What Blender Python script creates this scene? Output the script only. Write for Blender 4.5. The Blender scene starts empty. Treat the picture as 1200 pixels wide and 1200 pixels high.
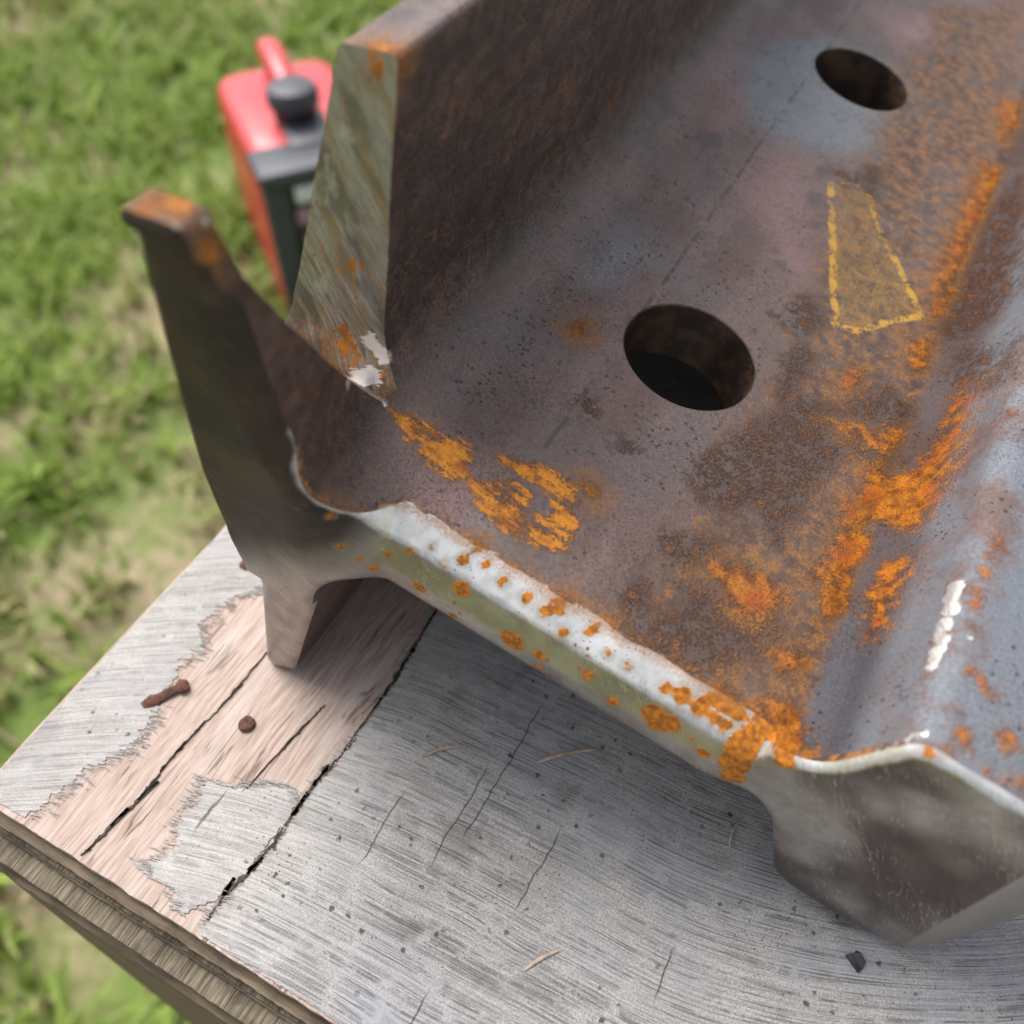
import bpy, bmesh, math, random
import numpy as np
from mathutils import Matrix, Vector, noise as mnoise

random.seed(7)
rng = np.random.default_rng(7)
scene = bpy.context.scene
C = scene.collection

# ------------------------------------------------------------------ camera, sky, sun, exposure
cam_d = bpy.data.cameras.new('camera')
cam = bpy.data.objects.new('camera', cam_d)
C.objects.link(cam)
CAM_Z = 0.206
R_ = np.array([[0.8810, 0.3610, -0.3050], [0.4730, -0.6810, 0.5590], [-0.0060, -0.6370, -0.7710]])  # columns: right, down, forward
fw = Vector(R_[:, 2]).normalized()
rt = Vector(R_[:, 0]); rt = (rt - fw * rt.dot(fw)).normalized()
up = rt.cross(fw).normalized()
M = Matrix(((rt.x, up.x, -fw.x, 0), (rt.y, up.y, -fw.y, 0), (rt.z, up.z, -fw.z, CAM_Z), (0, 0, 0, 1)))
cam.matrix_world = M
cam_d.sensor_width = 36.0
cam_d.lens = 33.0
cam_d.clip_start = 0.005
cam_d.clip_end = 500.0
cam_d.dof.use_dof = True
cam_d.dof.focus_distance = 0.196
cam_d.dof.aperture_fstop = 12.0
scene.camera = cam

SUN_EL, SUN_AZ = math.radians(58), math.radians(-68)     # azimuth from +Y, negative = towards -X
world = bpy.data.worlds.new('World')
scene.world = world
world.use_nodes = True
wn = world.node_tree
wn.nodes.clear()
sky = wn.nodes.new('ShaderNodeTexSky')
sky.sky_type = 'NISHITA'
sky.sun_disc = False
sky.sun_elevation = SUN_EL
sky.sun_rotation = SUN_AZ
sky.air_density = 1.0
sky.dust_density = 4.0
sky.ozone_density = 1.0
hs = wn.nodes.new('ShaderNodeHueSaturation')
hs.inputs['Saturation'].default_value = 0.30
bg = wn.nodes.new('ShaderNodeBackground')
bg.inputs['Strength'].default_value = 0.115
wo = wn.nodes.new('ShaderNodeOutputWorld')
wn.links.new(sky.outputs[0], hs.inputs['Color'])
wn.links.new(hs.outputs[0], bg.inputs['Color'])
wn.links.new(bg.outputs[0], wo.inputs[0])

sun_d = bpy.data.lights.new('sun', 'SUN')
sun_d.energy = 1.5
sun_d.angle = math.radians(38)
sun_d.color = (1.0, 0.955, 0.89)
sun = bpy.data.objects.new('sun', sun_d)
C.objects.link(sun)
sdir = Vector((math.sin(SUN_AZ) * math.cos(SUN_EL), math.cos(SUN_AZ) * math.cos(SUN_EL), math.sin(SUN_EL)))
sun.rotation_euler = sdir.to_track_quat('Z', 'Y').to_euler()

scene.view_settings.view_transform = 'Standard'
scene.view_settings.look = 'None'
scene.view_settings.exposure = 0.95
scene.view_settings.gamma = 1.0
scene.view_settings.use_curve_mapping = False

LAWN_Z = -1.08

# ------------------------------------------------------------------ helpers
def link(o):
    C.objects.link(o)
    return o

def empty(name, label, cat, M4=None, loc=None, group=None):
    o = bpy.data.objects.new(name, None)
    o.empty_display_size = 0.02
    link(o)
    if M4 is not None:
        o.matrix_world = M4
    if loc is not None:
        o.location = loc
    o['label'] = label
    o['category'] = cat
    if group:
        o['group'] = group
    return o

def tag(o, label=None, cat=None, group=None, kind=None):
    if label: o['label'] = label
    if cat: o['category'] = cat
    if group: o['group'] = group
    if kind: o['kind'] = kind
    return o

def mesh_obj(name, me, mats, parent=None):
    for m in (mats if isinstance(mats, (list, tuple)) else [mats]):
        if m is not None:
            me.materials.append(m)
    o = bpy.data.objects.new(name, me)
    link(o)
    if parent is not None:
        o.parent = parent
    return o

def bm_obj(name, bm, mats, parent=None, smooth=True, angle=40):
    bmesh.ops.recalc_face_normals(bm, faces=bm.faces)
    me = bpy.data.meshes.new(name)
    bm.to_mesh(me)
    bm.free()
    if smooth:
        me.shade_smooth()
        me.set_sharp_from_angle(angle=math.radians(angle))
    return mesh_obj(name, me, mats, parent)

def add_box(bm, x0, x1, y0, y1, z0, z1, bevel=0.0, seg=2):
    r = bmesh.ops.create_cube(bm, size=1.0)
    vs = r['verts']
    for v in vs:
        v.co = Vector((x0 + (v.co.x + .5) * (x1 - x0), y0 + (v.co.y + .5) * (y1 - y0), z0 + (v.co.z + .5) * (z1 - z0)))
    if bevel > 0:
        es = list({e for v in vs for e in v.link_edges})
        bmesh.ops.bevel(bm, geom=es, offset=bevel, segments=seg, profile=0.5, affect='EDGES')

def add_lathe(bm, prof, n=24, cx=0, cy=0):
    rings = []
    for r, z in prof:
        rings.append([bm.verts.new((cx + r * math.cos(2 * math.pi * k / n), cy + r * math.sin(2 * math.pi * k / n), z)) for k in range(n)])
    for a, b in zip(rings, rings[1:]):
        for k in range(n):
            bm.faces.new((a[k], a[(k + 1) % n], b[(k + 1) % n], b[k]))
    bm.faces.new(rings[0][::-1])
    bm.faces.new(rings[-1])

def add_tube(bm, pts, rads, n=8):
    pts = [Vector(p) for p in pts]
    rings = []
    for i, p in enumerate(pts):
        d = (pts[min(i + 1, len(pts) - 1)] - pts[max(i - 1, 0)]).normalized()
        a = d.cross(Vector((0, 0, 1)))
        if a.length < 1e-3:
            a = d.cross(Vector((1, 0, 0)))
        a.normalize()
        b = d.cross(a)
        r = rads[i] if isinstance(rads, (list, tuple)) else rads
        r = r if isinstance(r, (list, tuple)) else (r, r)
        rings.append([bm.verts.new(p + a * math.cos(2 * math.pi * k / n) * r[0] + b * math.sin(2 * math.pi * k / n) * r[1]) for k in range(n)])
    for a, b in zip(rings, rings[1:]):
        for k in range(n):
            bm.faces.new((a[k], a[(k + 1) % n], b[(k + 1) % n], b[k]))
    bm.faces.new(rings[0][::-1])
    bm.faces.new(rings[-1])

# ------------------------------------------------------------------ node helper
class NT:
    def __init__(s, name):
        s.m = bpy.data.materials.new(name)
        s.m.use_nodes = True
        s.t = s.m.node_tree
        s.t.nodes.clear()
        s.out = s.t.nodes.new('ShaderNodeOutputMaterial')
        s.b = s.t.nodes.new('ShaderNodeBsdfPrincipled')
        s.t.links.new(s.b.outputs[0], s.out.inputs[0])
    def setp(s, inp, v):
        if isinstance(v, bpy.types.NodeSocket):
            s.t.links.new(v, inp)
        elif isinstance(v, (tuple, list)) and len(v) == 3 and inp.type == 'RGBA':
            inp.default_value = (*v, 1)
        else:
            inp.default_value = v
    def bs(s, **k):
        for a, v in k.items():
            s.setp(s.b.inputs[a.replace('_', ' ')], v)
    def obj(s):
        return s.t.nodes.new('ShaderNodeTexCoord').outputs['Object']
    def attr(s, name):
        n = s.t.nodes.new('ShaderNodeAttribute')
        n.attribute_name = name
        return n.outputs['Fac']
    def math(s, op, a, b=0.0, c=0.0, clamp=False):
        n = s.t.nodes.new('ShaderNodeMath')
        n.operation = op
        n.use_clamp = clamp
        for i, v in enumerate((a, b, c)):
            s.setp(n.inputs[i], v)
        return n.outputs[0]
    def add(s, a, b): return s.math('ADD', a, b)
    def sub(s, a, b): return s.math('SUBTRACT', a, b)
    def mul(s, a, b): return s.math('MULTIPLY', a, b)
    def mx(s, a, b): return s.math('MAXIMUM', a, b)
    def mn(s, a, b): return s.math('MINIMUM', a, b)
    def inv(s, a): return s.math('SUBTRACT', 1.0, a)
    def mapv(s, v, scale=(1, 1, 1), loc=(0, 0, 0), rot=(0, 0, 0)):
        if tuple(rot) != (0, 0, 0):
            r = s.t.nodes.new('ShaderNodeMapping')
            s.t.links.new(v, r.inputs['Vector'])
            r.inputs['Rotation'].default_value = rot
            v = r.outputs[0]
            rot = (0, 0, 0)
        n = s.t.nodes.new('ShaderNodeMapping')
        s.t.links.new(v, n.inputs['Vector'])
        n.inputs['Scale'].default_value = scale
        n.inputs['Location'].default_value = loc
        n.inputs['Rotation'].default_value = rot
        return n.outputs[0]
    def noise(s, v, scale, detail=3.0, rough=0.5, dist=0.0):
        n = s.t.nodes.new('ShaderNodeTexNoise')
        s.t.links.new(v, n.inputs['Vector'])
        n.inputs['Scale'].default_value = scale
        n.inputs['Detail'].default_value = detail
        n.inputs['Roughness'].default_value = rough
        n.inputs['Distortion'].default_value = dist
        return n.outputs['Fac']
    def voro(s, v, scale, rnd=1.0):
        n = s.t.nodes.new('ShaderNodeTexVoronoi')
        s.t.links.new(v, n.inputs['Vector'])
        n.inputs['Scale'].default_value = scale
        n.inputs['Randomness'].default_value = rnd
        return n.outputs['Distance'], n.outputs['Color']
    def sstep(s, v, a, b, o0=0.0, o1=1.0):
        n = s.t.nodes.new('ShaderNodeMapRange')
        n.interpolation_type = 'SMOOTHSTEP'
        s.setp(n.inputs['Value'], v)
        n.inputs['From Min'].default_value = a
        n.inputs['From Max'].default_value = b
        n.inputs['To Min'].default_value = o0
        n.inputs['To Max'].default_value = o1
        return n.outputs['Result']
    def mix(s, f, a, b, mode='MIX'):
        n = s.t.nodes.new('ShaderNodeMix')
        n.data_type = 'RGBA'
        n.blend_type = mode
        n.clamp_factor = True
        s.setp(n.inputs['Factor'], f)
        s.setp(n.inputs['A'] if False else n.inputs[6], a)
        s.setp(n.inputs[7], b)
        return n.outputs[2]
    def mixf(s, f, a, b):
        n = s.t.nodes.new('ShaderNodeMix')
        n.data_type = 'FLOAT'
        s.setp(n.inputs[0], f)
        s.setp(n.inputs[2], a)
        s.setp(n.inputs[3], b)
        return n.outputs[0]
    def xyz(s, v):
        n = s.t.nodes.new('ShaderNodeSeparateXYZ')
        s.t.links.new(v, n.inputs[0])
        return n.outputs
    def comb(s, x, y, z):
        n = s.t.nodes.new('ShaderNodeCombineXYZ')
        for i, v in enumerate((x, y, z)):
            s.setp(n.inputs[i], v)
        return n.outputs[0]
    def bump(s, h, strength=0.3, dist=0.0005):
        n = s.t.nodes.new('ShaderNodeBump')
        n.inputs['Strength'].default_value = strength
        n.inputs['Distance'].default_value = dist
        s.t.links.new(h, n.inputs['Height'])
        s.t.links.new(n.outputs[0], s.b.inputs['Normal'])
        return n.outputs[0]

def flat_mat(name, col, rough=0.6, metal=0.0, var=0.25, scale=40.0, coat=0.0, bump=0.0):
    t = NT(name)
    v = t.obj()
    n = t.noise(v, scale, 4, 0.6)
    a = tuple(c * (1 - var) for c in col)
    b = tuple(min(1, c * (1 + var)) for c in col)
    t.bs(Base_Color=t.mix(t.sstep(n, .3, .7), a, b), Roughness=t.sstep(n, .2, .8, rough * .85, min(1, rough * 1.15)), Metallic=metal)
    t.b.inputs['Coat Weight'].default_value = coat
    if bump:
        t.bump(t.noise(v, scale * 6, 4, .6), bump, 0.001)
    return t.m

# ------------------------------------------------------------------ rail: local frame s (foot to head), y (along), q (normal of the web)
TILT = math.radians(14.5)
RAIL_O = Vector((-0.0951, 0.0, 0.0678))
RAIL_M = Matrix(((math.cos(TILT), 0, math.sin(TILT), RAIL_O.x), (0, 1, 0, 0), (-math.sin(TILT), 0, math.cos(TILT), RAIL_O.z), (0, 0, 0, 1)))

def round_poly(pts, arc=0.0012):
    out = []
    n = len(pts)
    for i in range(n):
        p0 = Vector(pts[i - 1][:2]); p1 = Vector(pts[i][:2]); p2 = Vector(pts[(i + 1) % n][:2])
        r = pts[i][2]
        a = (p0 - p1).normalized(); b = (p2 - p1).normalized()
        ang = a.angle(b)
        if r <= 0 or abs(ang - math.pi) < 0.02:
            out.append(p1); continue
        d = min(r / math.tan(ang / 2), 0.48 * (p0 - p1).length, 0.48 * (p2 - p1).length)
        r = d * math.tan(ang / 2)
        cdir = (a + b).normalized()
        cen = p1 + cdir * (r / math.sin(ang / 2))
        q0 = p1 + a * d - cen; q1 = p1 + b * d - cen
        sweep = math.atan2(q0.x * q1.y - q0.y * q1.x, q0.dot(q1))
        k = max(2, int(abs(sweep) * r / arc) + 2)
        for j in range(k + 1):
            t = sweep * j / k
            out.append(cen + Vector((q0.x * math.cos(t) - q0.y * math.sin(t), q0.x * math.sin(t) + q0.y * math.cos(t))))
    return out

PROFILE = [(-0.0170, -0.012, 0.02), (-0.0182, 0.010, 0.02), (-0.0112, 0.0778, 0.0022), (-0.0015, 0.0803, 0.0012), (0.0042, 0.0135, 0.017),
           (0.1070, 0.0128, 0.0105), (0.1130, 0.0372, 0.0055), (0.1500, 0.0370, 0.014), (0.1580, 0.0190, 0.04), (0.1585, -0.0100, 0.04),
           (0.1500, -0.0302, 0.018), (0.1220, -0.0300, 0.009), (0.1085, -0.0035, 0.013), (0.0042, -0.0035, 0.016),
           (-0.0030, -0.0650, 0.002), (-0.0112, -0.0715, 0.002), (-0.0120, -0.030, 0.01)]

def resample(poly, fine, coarse):
    out = []
    n = len(poly)
    for i in range(n):
        a, b = poly[i], poly[(i + 1) % n]
        mid = (a + b) / 2
        vis = (mid.y > 0.011 and mid.x > -0.009)
        st = fine if vis else coarse
        L = (b - a).length
        k = max(1, int(math.ceil(L / st - 0.2)))
        for j in range(k):
            out.append(a.lerp(b, j / k))
    # drop near-duplicates
    res = [out[0]]
    for p in out[1:]:
        if (p - res[-1]).length > 0.0003:
            res.append(p)
    if (res[0] - res[-1]).length < 0.0003:
        res.pop()
    return res

prof0 = round_poly(PROFILE)
prof = resample(prof0, 0.0011, 0.0035)
P = np.array([[p.x, p.y] for p in prof])

def poly_sd(x, y, poly):
    """signed distance, positive inside"""
    poly = np.asarray(poly, float)
    n = len(poly)
    d2 = np.full(x.shape, 1e9)
    ins = np.zeros(x.shape, bool)
    for i in range(n):
        ax, ay = poly[i]; bx, by = poly[(i + 1) % n]
        ex, ey = bx - ax, by - ay
        L2 = ex * ex + ey * ey + 1e-18
        t = np.clip(((x - ax) * ex + (y - ay) * ey) / L2, 0, 1)
        d2 = np.minimum(d2, (x - ax - t * ex) ** 2 + (y - ay - t * ey) ** 2)
        cond = ((ay > y) != (by > y))
        if abs(ey) > 1e-12:
            ins ^= cond & (x < ax + (y - ay) * ex / ey)
    d = np.sqrt(d2)
    return np.where(ins, d, -d)

def seg_sd(x, y, pts, w):
    """positive inside a stroke of half width w along an open polyline"""
    d2 = np.full(x.shape, 1e9)
    for (ax, ay), (bx, by) in zip(pts, pts[1:]):
        ex, ey = bx - ax, by - ay
        t = np.clip(((x - ax) * ex + (y - ay) * ey) / (ex * ex + ey * ey + 1e-18), 0, 1)
        d2 = np.minimum(d2, (x - ax - t * ex) ** 2 + (y - ay - t * ey) ** 2)
    return w - np.sqrt(d2)

def sm(x, a, b):
    t = np.clip((x - a) / (b - a), 0, 1)
    return t * t * (3 - 2 * t)

def vnoise(x, y, z, sc, seed=0.0):
    return np.array([mnoise.noise(Vector((a * sc + seed, b * sc, c_ * sc))) for a, b, c_ in zip(x.ravel(), y.ravel(), z.ravel())]).reshape(x.shape)

def bevel_width(s, q):
    wid = np.where(s < 0.1, 0.0048, 0.0018) * sm(s, 0.009, 0.020) + 0.0006 * (1 - sm(s, 0.009, 0.020))
    return wid * (1 - sm(q, 0.036, 0.044) * (s < 0.05))

def end_y(s, q):
    """front end surface y = f(s,q)"""
    qk = [-0.09, -0.070, -0.0225, -0.0212, -0.008, 0.008, 0.028, 0.049, 0.069, 0.0740, 0.0758, 0.084]
    yk = [0.0775, 0.0770, 0.0772, 0.0748, 0.0745, 0.0728, 0.0698, 0.0670, 0.0648, 0.0644, 0.0622, 0.0614]
    foot = np.interp(q, qk, yk)
    # the crease above the lower half runs slightly uphill towards the web
    web = 0.0803 + 18.0 * np.clip(0.0015 - q, 0, 1) ** 2 + 0.32 * np.clip(q - 0.0032, 0, 0.02)
    w = sm(s, 0.000, 0.022)
    y = foot * (1 - w) + web * w
    head = 0.0825 + 0 * s
    wh = sm(s, 0.092, 0.106)
    y = y * (1 - wh) + head * wh
    # ground bevel along the upper edge of the section
    d = poly_sd(s, q, P)
    dd = np.clip(d, -0.003, 1)
    up_chain = (q > 0.004) & (s > -0.002)
    wid = bevel_width(s, q)
    rag = vnoise(s, q, 0 * s, 150.0, 3.1) * 0.22 + vnoise(s, q, 0 * s, 500.0, 9.1) * 0.07
    wid = wid * (1 + rag)
    t_ = np.clip(wid - dd, 0, 1)
    bev = 0.90 * (np.sqrt(t_ * t_ + 0.0008 ** 2) - 0.0008)
    y = y + np.where(up_chain, bev, 0)
    # claw: its inner edge is rounded over, all other edges slightly broken
    rc = 0.0062 * sm(q, 0.020, 0.036) * (1 - sm(q, 0.064, 0.072)) * (s < 0.04)
    din = np.clip((-0.0015 + (0.0803 - q) * 0.0857) - s, 0, 1)
    y = y + np.where(rc > 1e-5, np.clip(rc - din, 0, 1) ** 2 / (2 * np.maximum(rc, 1e-5)) * 1.1, 0)
    y = y + 0.6 * np.clip(0.0011 - dd, 0, 1)
    # chamfer of the running surface
    ch = np.clip(s - (0.1495 - (q + 0.03) * 0.16), 0, 1)
    y = y + 0.32 * ch + 24.0 * ch ** 2
    return y

def make_mesh(name, verts, faces):
    me = bpy.data.meshes.new(name)
    me.from_pydata(verts, [], faces)
    me.update()
    return me

def build_bar():
    n = len(P)
    rows = list(np.arange(0.048, 0.38, 0.0012)) + list(np.arange(0.384, 0.6, 0.006)) + [0.605]
    m = len(rows)
    V = np.zeros((m, n, 3))
    V[:, :, 0] = P[None, :, 0]
    V[:, :, 1] = np.array(rows)[:, None]
    V[:, :, 2] = P[None, :, 1]
    V = V.reshape(-1, 3)
    F = []
    for r in range(m - 1):
        o = r * n
        for k in range(n):
            k2 = (k + 1) % n
            F.append((o + k, o + k2, o + n + k2, o + n + k))
    F.append(tuple(range(n))[::-1])
    F.append(tuple((m - 1) * n + k for k in range(n)))
    me = make_mesh('bar', V.tolist(), F)
    bm = bmesh.new(); bm.from_mesh(me)
    bmesh.ops.recalc_face_normals(bm, faces=bm.faces)
    bm.to_mesh(me); bm.free()
    return me

def grid_cutter():
    ss = np.arange(-0.032, 0.1721, 0.0009)
    qq = np.arange(-0.0851, 0.0951, 0.0009)
    S, Q = np.meshgrid(ss, qq, indexing='ij')
    Y = end_y(S, Q)
    a, b = S.shape
    top = np.stack([S, Y, Q], -1).reshape(-1, 3)
    idx = np.arange(a * b).reshape(a, b)
    F = np.stack([idx[:-1, :-1], idx[1:, :-1], idx[1:, 1:], idx[:-1, 1:]], -1).reshape(-1, 4).tolist()
    V = top.tolist()
    # back plate
    rim = list(idx[:, 0]) + list(idx[-1, 1:]) + list(idx[-2::-1, -1]) + list(idx[0, -2:0:-1])
    base = len(V)
    for i in rim:
        V.append([top[i][0], 0.0, top[i][2]])
    k = len(rim)
    for i in range(k):
        j = (i + 1) % k
        F.append([int(rim[i]), base + i, base + j, int(rim[j])])
    F.append([base + i for i in range(k)])
    me = make_mesh('cut', V, F)
    bm = bmesh.new(); bm.from_mesh(me)
    bmesh.ops.recalc_face_normals(bm, faces=bm.faces)
    bm.to_mesh(me); bm.free()
    return me

NOTCH = [(0.1072, 0.0122), (0.1000, 0.0195), (0.0860, 0.0405), (0.0762, 0.0570), (0.0700, 0.0690), (0.0676, 0.0770), (0.0668, 0.0805), (0.0660, 0.0900), (0.1085, 0.0900), (0.1078, 0.0300)]

def prism_cutter():
    # (y,q) outline extruded across the foot, finely subdivided so that the cut face can take relief
    bm = bmesh.new()
    pts = []
    n = len(NOTCH)
    for i in range(n):
        a = Vector(NOTCH[i]); b = Vector(NOTCH[(i + 1) % n])
        k = max(1, int((b - a).length / 0.0012))
        for j in range(k):
            pts.append(a.lerp(b, j / k))
    sx = np.arange(-0.03, 0.0092, 0.0012)
    rings = []
    for s in sx:
        ring = []
        for p in pts:
            y, q = p.x, p.y
            if y > 0.1065:
                y += 0.00045 * mnoise.noise(Vector((s * 220, q * 90, 1.7))) + 0.00025 * mnoise.noise(Vector((s * 700, q * 300, 5.7)))
                if q < 0.0215:          # broken lip left at the root of the cut
                    y -= 0.0035 * (0.0215 - q) / 0.009 + 0.0006 * mnoise.noise(Vector((s * 400, q * 400, 2)))
            ring.append(bm.verts.new((s, y, q)))
        rings.append(ring)
    m = len(pts)
    for a, b in zip(rings, rings[1:]):
        for k in range(m):
            bm.faces.new((a[k], a[(k + 1) % m], b[(k + 1) % m], b[k]))
    bm.faces.new(rings[0][::-1]); bm.faces.new(rings[-1])
    bmesh.ops.recalc_face_normals(bm, faces=bm.faces)
    me = bpy.data.meshes.new('notch'); bm.to_mesh(me); bm.free()
    return me

HOLES = [(0.0523, 0.1585), (0.0520, 0.3030)]
HOLE_R = 0.0152

def hole_cutter(cx, cy):
    bm = bmesh.new()
    n = 96
    prof_h = [(HOLE_R, -0.02), (HOLE_R, 0.0129), (HOLE_R + 0.0006, 0.0136), (HOLE_R + 0.0006, 0.03)]
    rings = [[bm.verts.new((cx + r * math.cos(2 * math.pi * k / n), cy + r * math.sin(2 * math.pi * k / n), z)) for k in range(n)] for r, z in prof_h]
    for a, b in zip(rings, rings[1:]):
        for k in range(n):
            bm.faces.new((a[k], a[(k + 1) % n], b[(k + 1) % n], b[k]))
    bm.faces.new(rings[0][::-1]); bm.faces.new(rings[-1])
    bmesh.ops.recalc_face_normals(bm, faces=bm.faces)
    me = bpy.data.meshes.new('hole'); bm.to_mesh(me); bm.free()
    return me

# --- stains: SDF shapes in (s,y) millimetres on the web --------------------------------------------
#STAINS_BEGIN
ST_SMEAR = [[[10.0,101.5],[12.8,103.8],[16.2,104.0],[17.8,106.2],[20.0,104.1],[24.4,105.9],[26.6,104.3],[28.4,99.8],[26.0,97.6],[22.3,97.7],[17.5,98.5],[18.3,102.1],[14.1,99.8]],[[28.5,100.4],[31.2,99.8],[35.5,101.0],[40.4,101.1],[42.2,98.4],[42.8,95.8],[44.0,94.5],[42.3,94.0],[37.8,94.1],[35.0,95.5],[30.5,98.3]],[[30.8,107.1],[35.9,109.3],[41.9,110.7],[46.2,110.3],[48.5,108.3],[45.9,106.9],[42.1,107.1],[37.3,106.7],[34.0,106.8]],[[32.9,102.7],[36.6,103.4],[41.0,103.7],[40.9,102.5],[37.9,101.8],[33.9,101.6]],[[45.4,105.4],[48.4,106.1],[51.3,104.7],[50.7,102.2],[51.7,99.5],[48.7,99.2],[44.5,99.6],[47.0,100.9]],[[42.5,97.1],[45.8,98.6],[51.5,98.3],[52.0,97.5],[47.8,94.8],[44.4,96.0]]]
ST_ORANGE = [[[109.9,182.2],[110.4,163.9],[110.2,152.8],[109.8,143.7],[108.9,139.3],[105.8,141.1],[102.5,143.1],[96.7,137.6],[96.2,141.5],[100.0,153.2],[105.9,160.1],[107.6,170.1],[108.3,187.8]],[[105.8,131.7],[109.4,131.8],[109.5,123.3],[109.2,114.7],[108.7,109.8],[107.2,111.1],[105.3,121.6]],[[97.1,136.2],[102.8,137.3],[103.1,131.8],[100.0,123.0],[95.0,121.0],[96.6,127.7]],[[88.9,162.7],[93.7,165.6],[97.0,166.2],[101.3,170.3],[100.8,165.1],[98.0,162.6]],[[85.9,174.7],[85.8,182.2],[87.8,182.8],[88.3,178.8]],[[97.4,153.1],[100.0,157.9],[101.1,153.9],[99.1,151.7]],[[80.5,114.4],[87.7,115.0],[91.5,113.2],[88.8,107.0],[85.1,105.8],[77.1,110.4]],[[94.5,88.7],[97.1,92.4],[101.4,92.6],[105.5,87.1],[106.0,84.9],[102.4,83.6],[99.1,85.5],[96.6,85.3]],[[94.5,101.2],[97.5,104.6],[98.9,102.2],[96.2,98.3]],[[84.8,85.1],[87.7,89.9],[91.6,88.7],[95.8,86.4],[94.9,85.4],[90.3,85.4]],[[98.2,118.8],[101.8,126.4],[103.8,118.2],[100.9,113.9]],[[95.6,294.5],[100.7,292.1],[100.4,271.7],[99.1,253.5],[99.6,243.7],[98.9,229.1],[97.7,217.5],[95.8,231.8],[95.6,242.9],[95.8,264.3]],[[93.5,333.1],[98.8,336.8],[100.5,321.9],[97.3,309.2]],[[98.2,215.4],[99.8,228.5],[100.7,227.8],[98.0,212.8]],[[95.6,200.9],[98.8,203.6],[100.9,194.7],[98.1,191.4]],[[27.2,147.9],[28.4,150.6],[30.2,148.8],[29.1,146.6]],[[48.2,111.5],[50.6,113.2],[51.1,111.5],[49.2,110.6]]]
ST_BROWN = [[[66.3,137.2],[74.8,156.4],[78.4,164.4],[89.9,168.6],[86.3,157.7],[91.3,154.9],[87.8,144.8],[87.4,134.0],[87.0,131.2],[84.2,130.0],[86.6,123.5],[79.7,131.6],[76.2,125.5],[69.2,123.6],[65.2,128.3]],[[70.7,171.8],[73.2,179.5],[76.2,177.5],[75.9,167.5],[75.0,159.6],[71.9,166.4]],[[88.2,174.4],[94.5,182.9],[101.5,177.6],[103.0,160.4],[96.8,157.3],[89.6,160.3]],[[75.7,103.4],[82.0,113.9],[88.2,113.8],[89.7,104.7],[88.1,94.8],[85.9,88.7],[79.4,86.1],[72.2,84.7],[66.5,85.2],[65.9,88.0],[69.2,91.0],[72.3,93.2],[75.9,98.6]],[[63.3,96.0],[67.3,100.3],[69.8,94.9],[69.6,91.4],[66.2,92.4]],[[48.9,126.2],[52.2,127.8],[53.4,125.2],[50.6,124.0]],[[66.0,111.5],[71.5,114.8],[75.9,116.5],[76.6,111.6],[71.9,108.1],[67.8,108.9]],[[87.5,107.5],[91.8,110.5],[94.2,103.7],[91.4,97.0],[87.6,99.1]],[[106.4,289.0],[110.7,219.5],[109.3,213.4],[104.4,207.7],[100.7,211.1],[102.2,238.1],[102.5,268.0]],[[64.6,184.8],[68.8,197.1],[75.2,191.7],[72.0,183.1]],[[66.3,258.1],[68.7,262.2],[72.4,249.5],[69.3,248.1]],[[60.2,250.4],[66.9,256.2],[68.2,251.8],[63.8,245.9]],[[36.1,129.4],[38.1,132.3],[41.6,130.8],[41.2,128.0]],[[47.2,111.6],[50.4,112.9],[51.1,111.3],[48.9,110.7]],[[106.6,202.6],[110.7,194.1],[110.8,179.1],[109.0,184.0]]]
ST_TAN = [[[61.0,374.4],[63.6,255.4],[69.0,185.1],[68.3,140.6],[69.0,110.5],[68.8,86.9],[89.4,87.4],[102.3,88.1],[109.1,100.3],[108.9,134.5],[107.6,179.1],[105.8,245.5],[85.0,403.7]],[[71.8,375.7],[81.5,387.3],[82.7,340.7],[82.3,307.0],[83.8,255.9],[83.8,236.2],[78.2,253.7],[79.5,298.3]],[[79.8,395.9],[87.1,404.8],[97.7,348.4],[95.6,294.5],[95.8,264.3],[90.8,282.6],[88.4,338.2]],[[73.4,252.1],[79.6,255.0],[90.0,234.9],[94.4,214.6],[83.3,228.7]],[[104.3,192.6],[109.4,190.0],[110.2,153.8],[109.0,131.2],[102.8,116.4],[95.4,116.0],[98.8,139.2]],[[73.8,109.5],[90.6,115.6],[97.9,103.5],[96.9,89.8],[87.3,86.3],[82.6,99.8]]]
ST_BLUE = [[[18.6,279.3],[21.0,298.1],[33.1,315.6],[46.5,317.1],[69.1,310.9],[71.7,284.6],[62.4,259.2],[45.8,252.5],[33.2,249.9],[25.0,262.9]],[[18.9,173.2],[22.8,184.6],[31.5,181.0],[29.9,164.8],[22.4,161.7]],[[102.0,99.3],[104.3,114.0],[109.3,84.5],[106.8,84.5]],[[37.5,86.6],[37.5,91.9],[40.2,90.5],[39.5,86.0]],[[85.2,260.5],[89.8,274.8],[96.2,240.5],[92.3,225.9]],[[97.6,182.2],[102.1,183.2],[102.0,172.7],[98.1,175.2]]]
ST_PINK = [[[39.7,223.7],[42.1,240.4],[49.9,248.3],[54.6,236.9],[57.4,204.9],[64.0,206.8],[51.9,213.4]],[[46.8,345.9],[63.2,365.5],[67.8,346.6],[59.0,331.9]],[[14.2,264.4],[17.8,280.3],[29.9,258.8],[26.2,242.5]],[[21.6,91.4],[30.0,97.8],[35.8,92.1],[32.3,87.3],[24.5,87.0]]]
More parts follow.
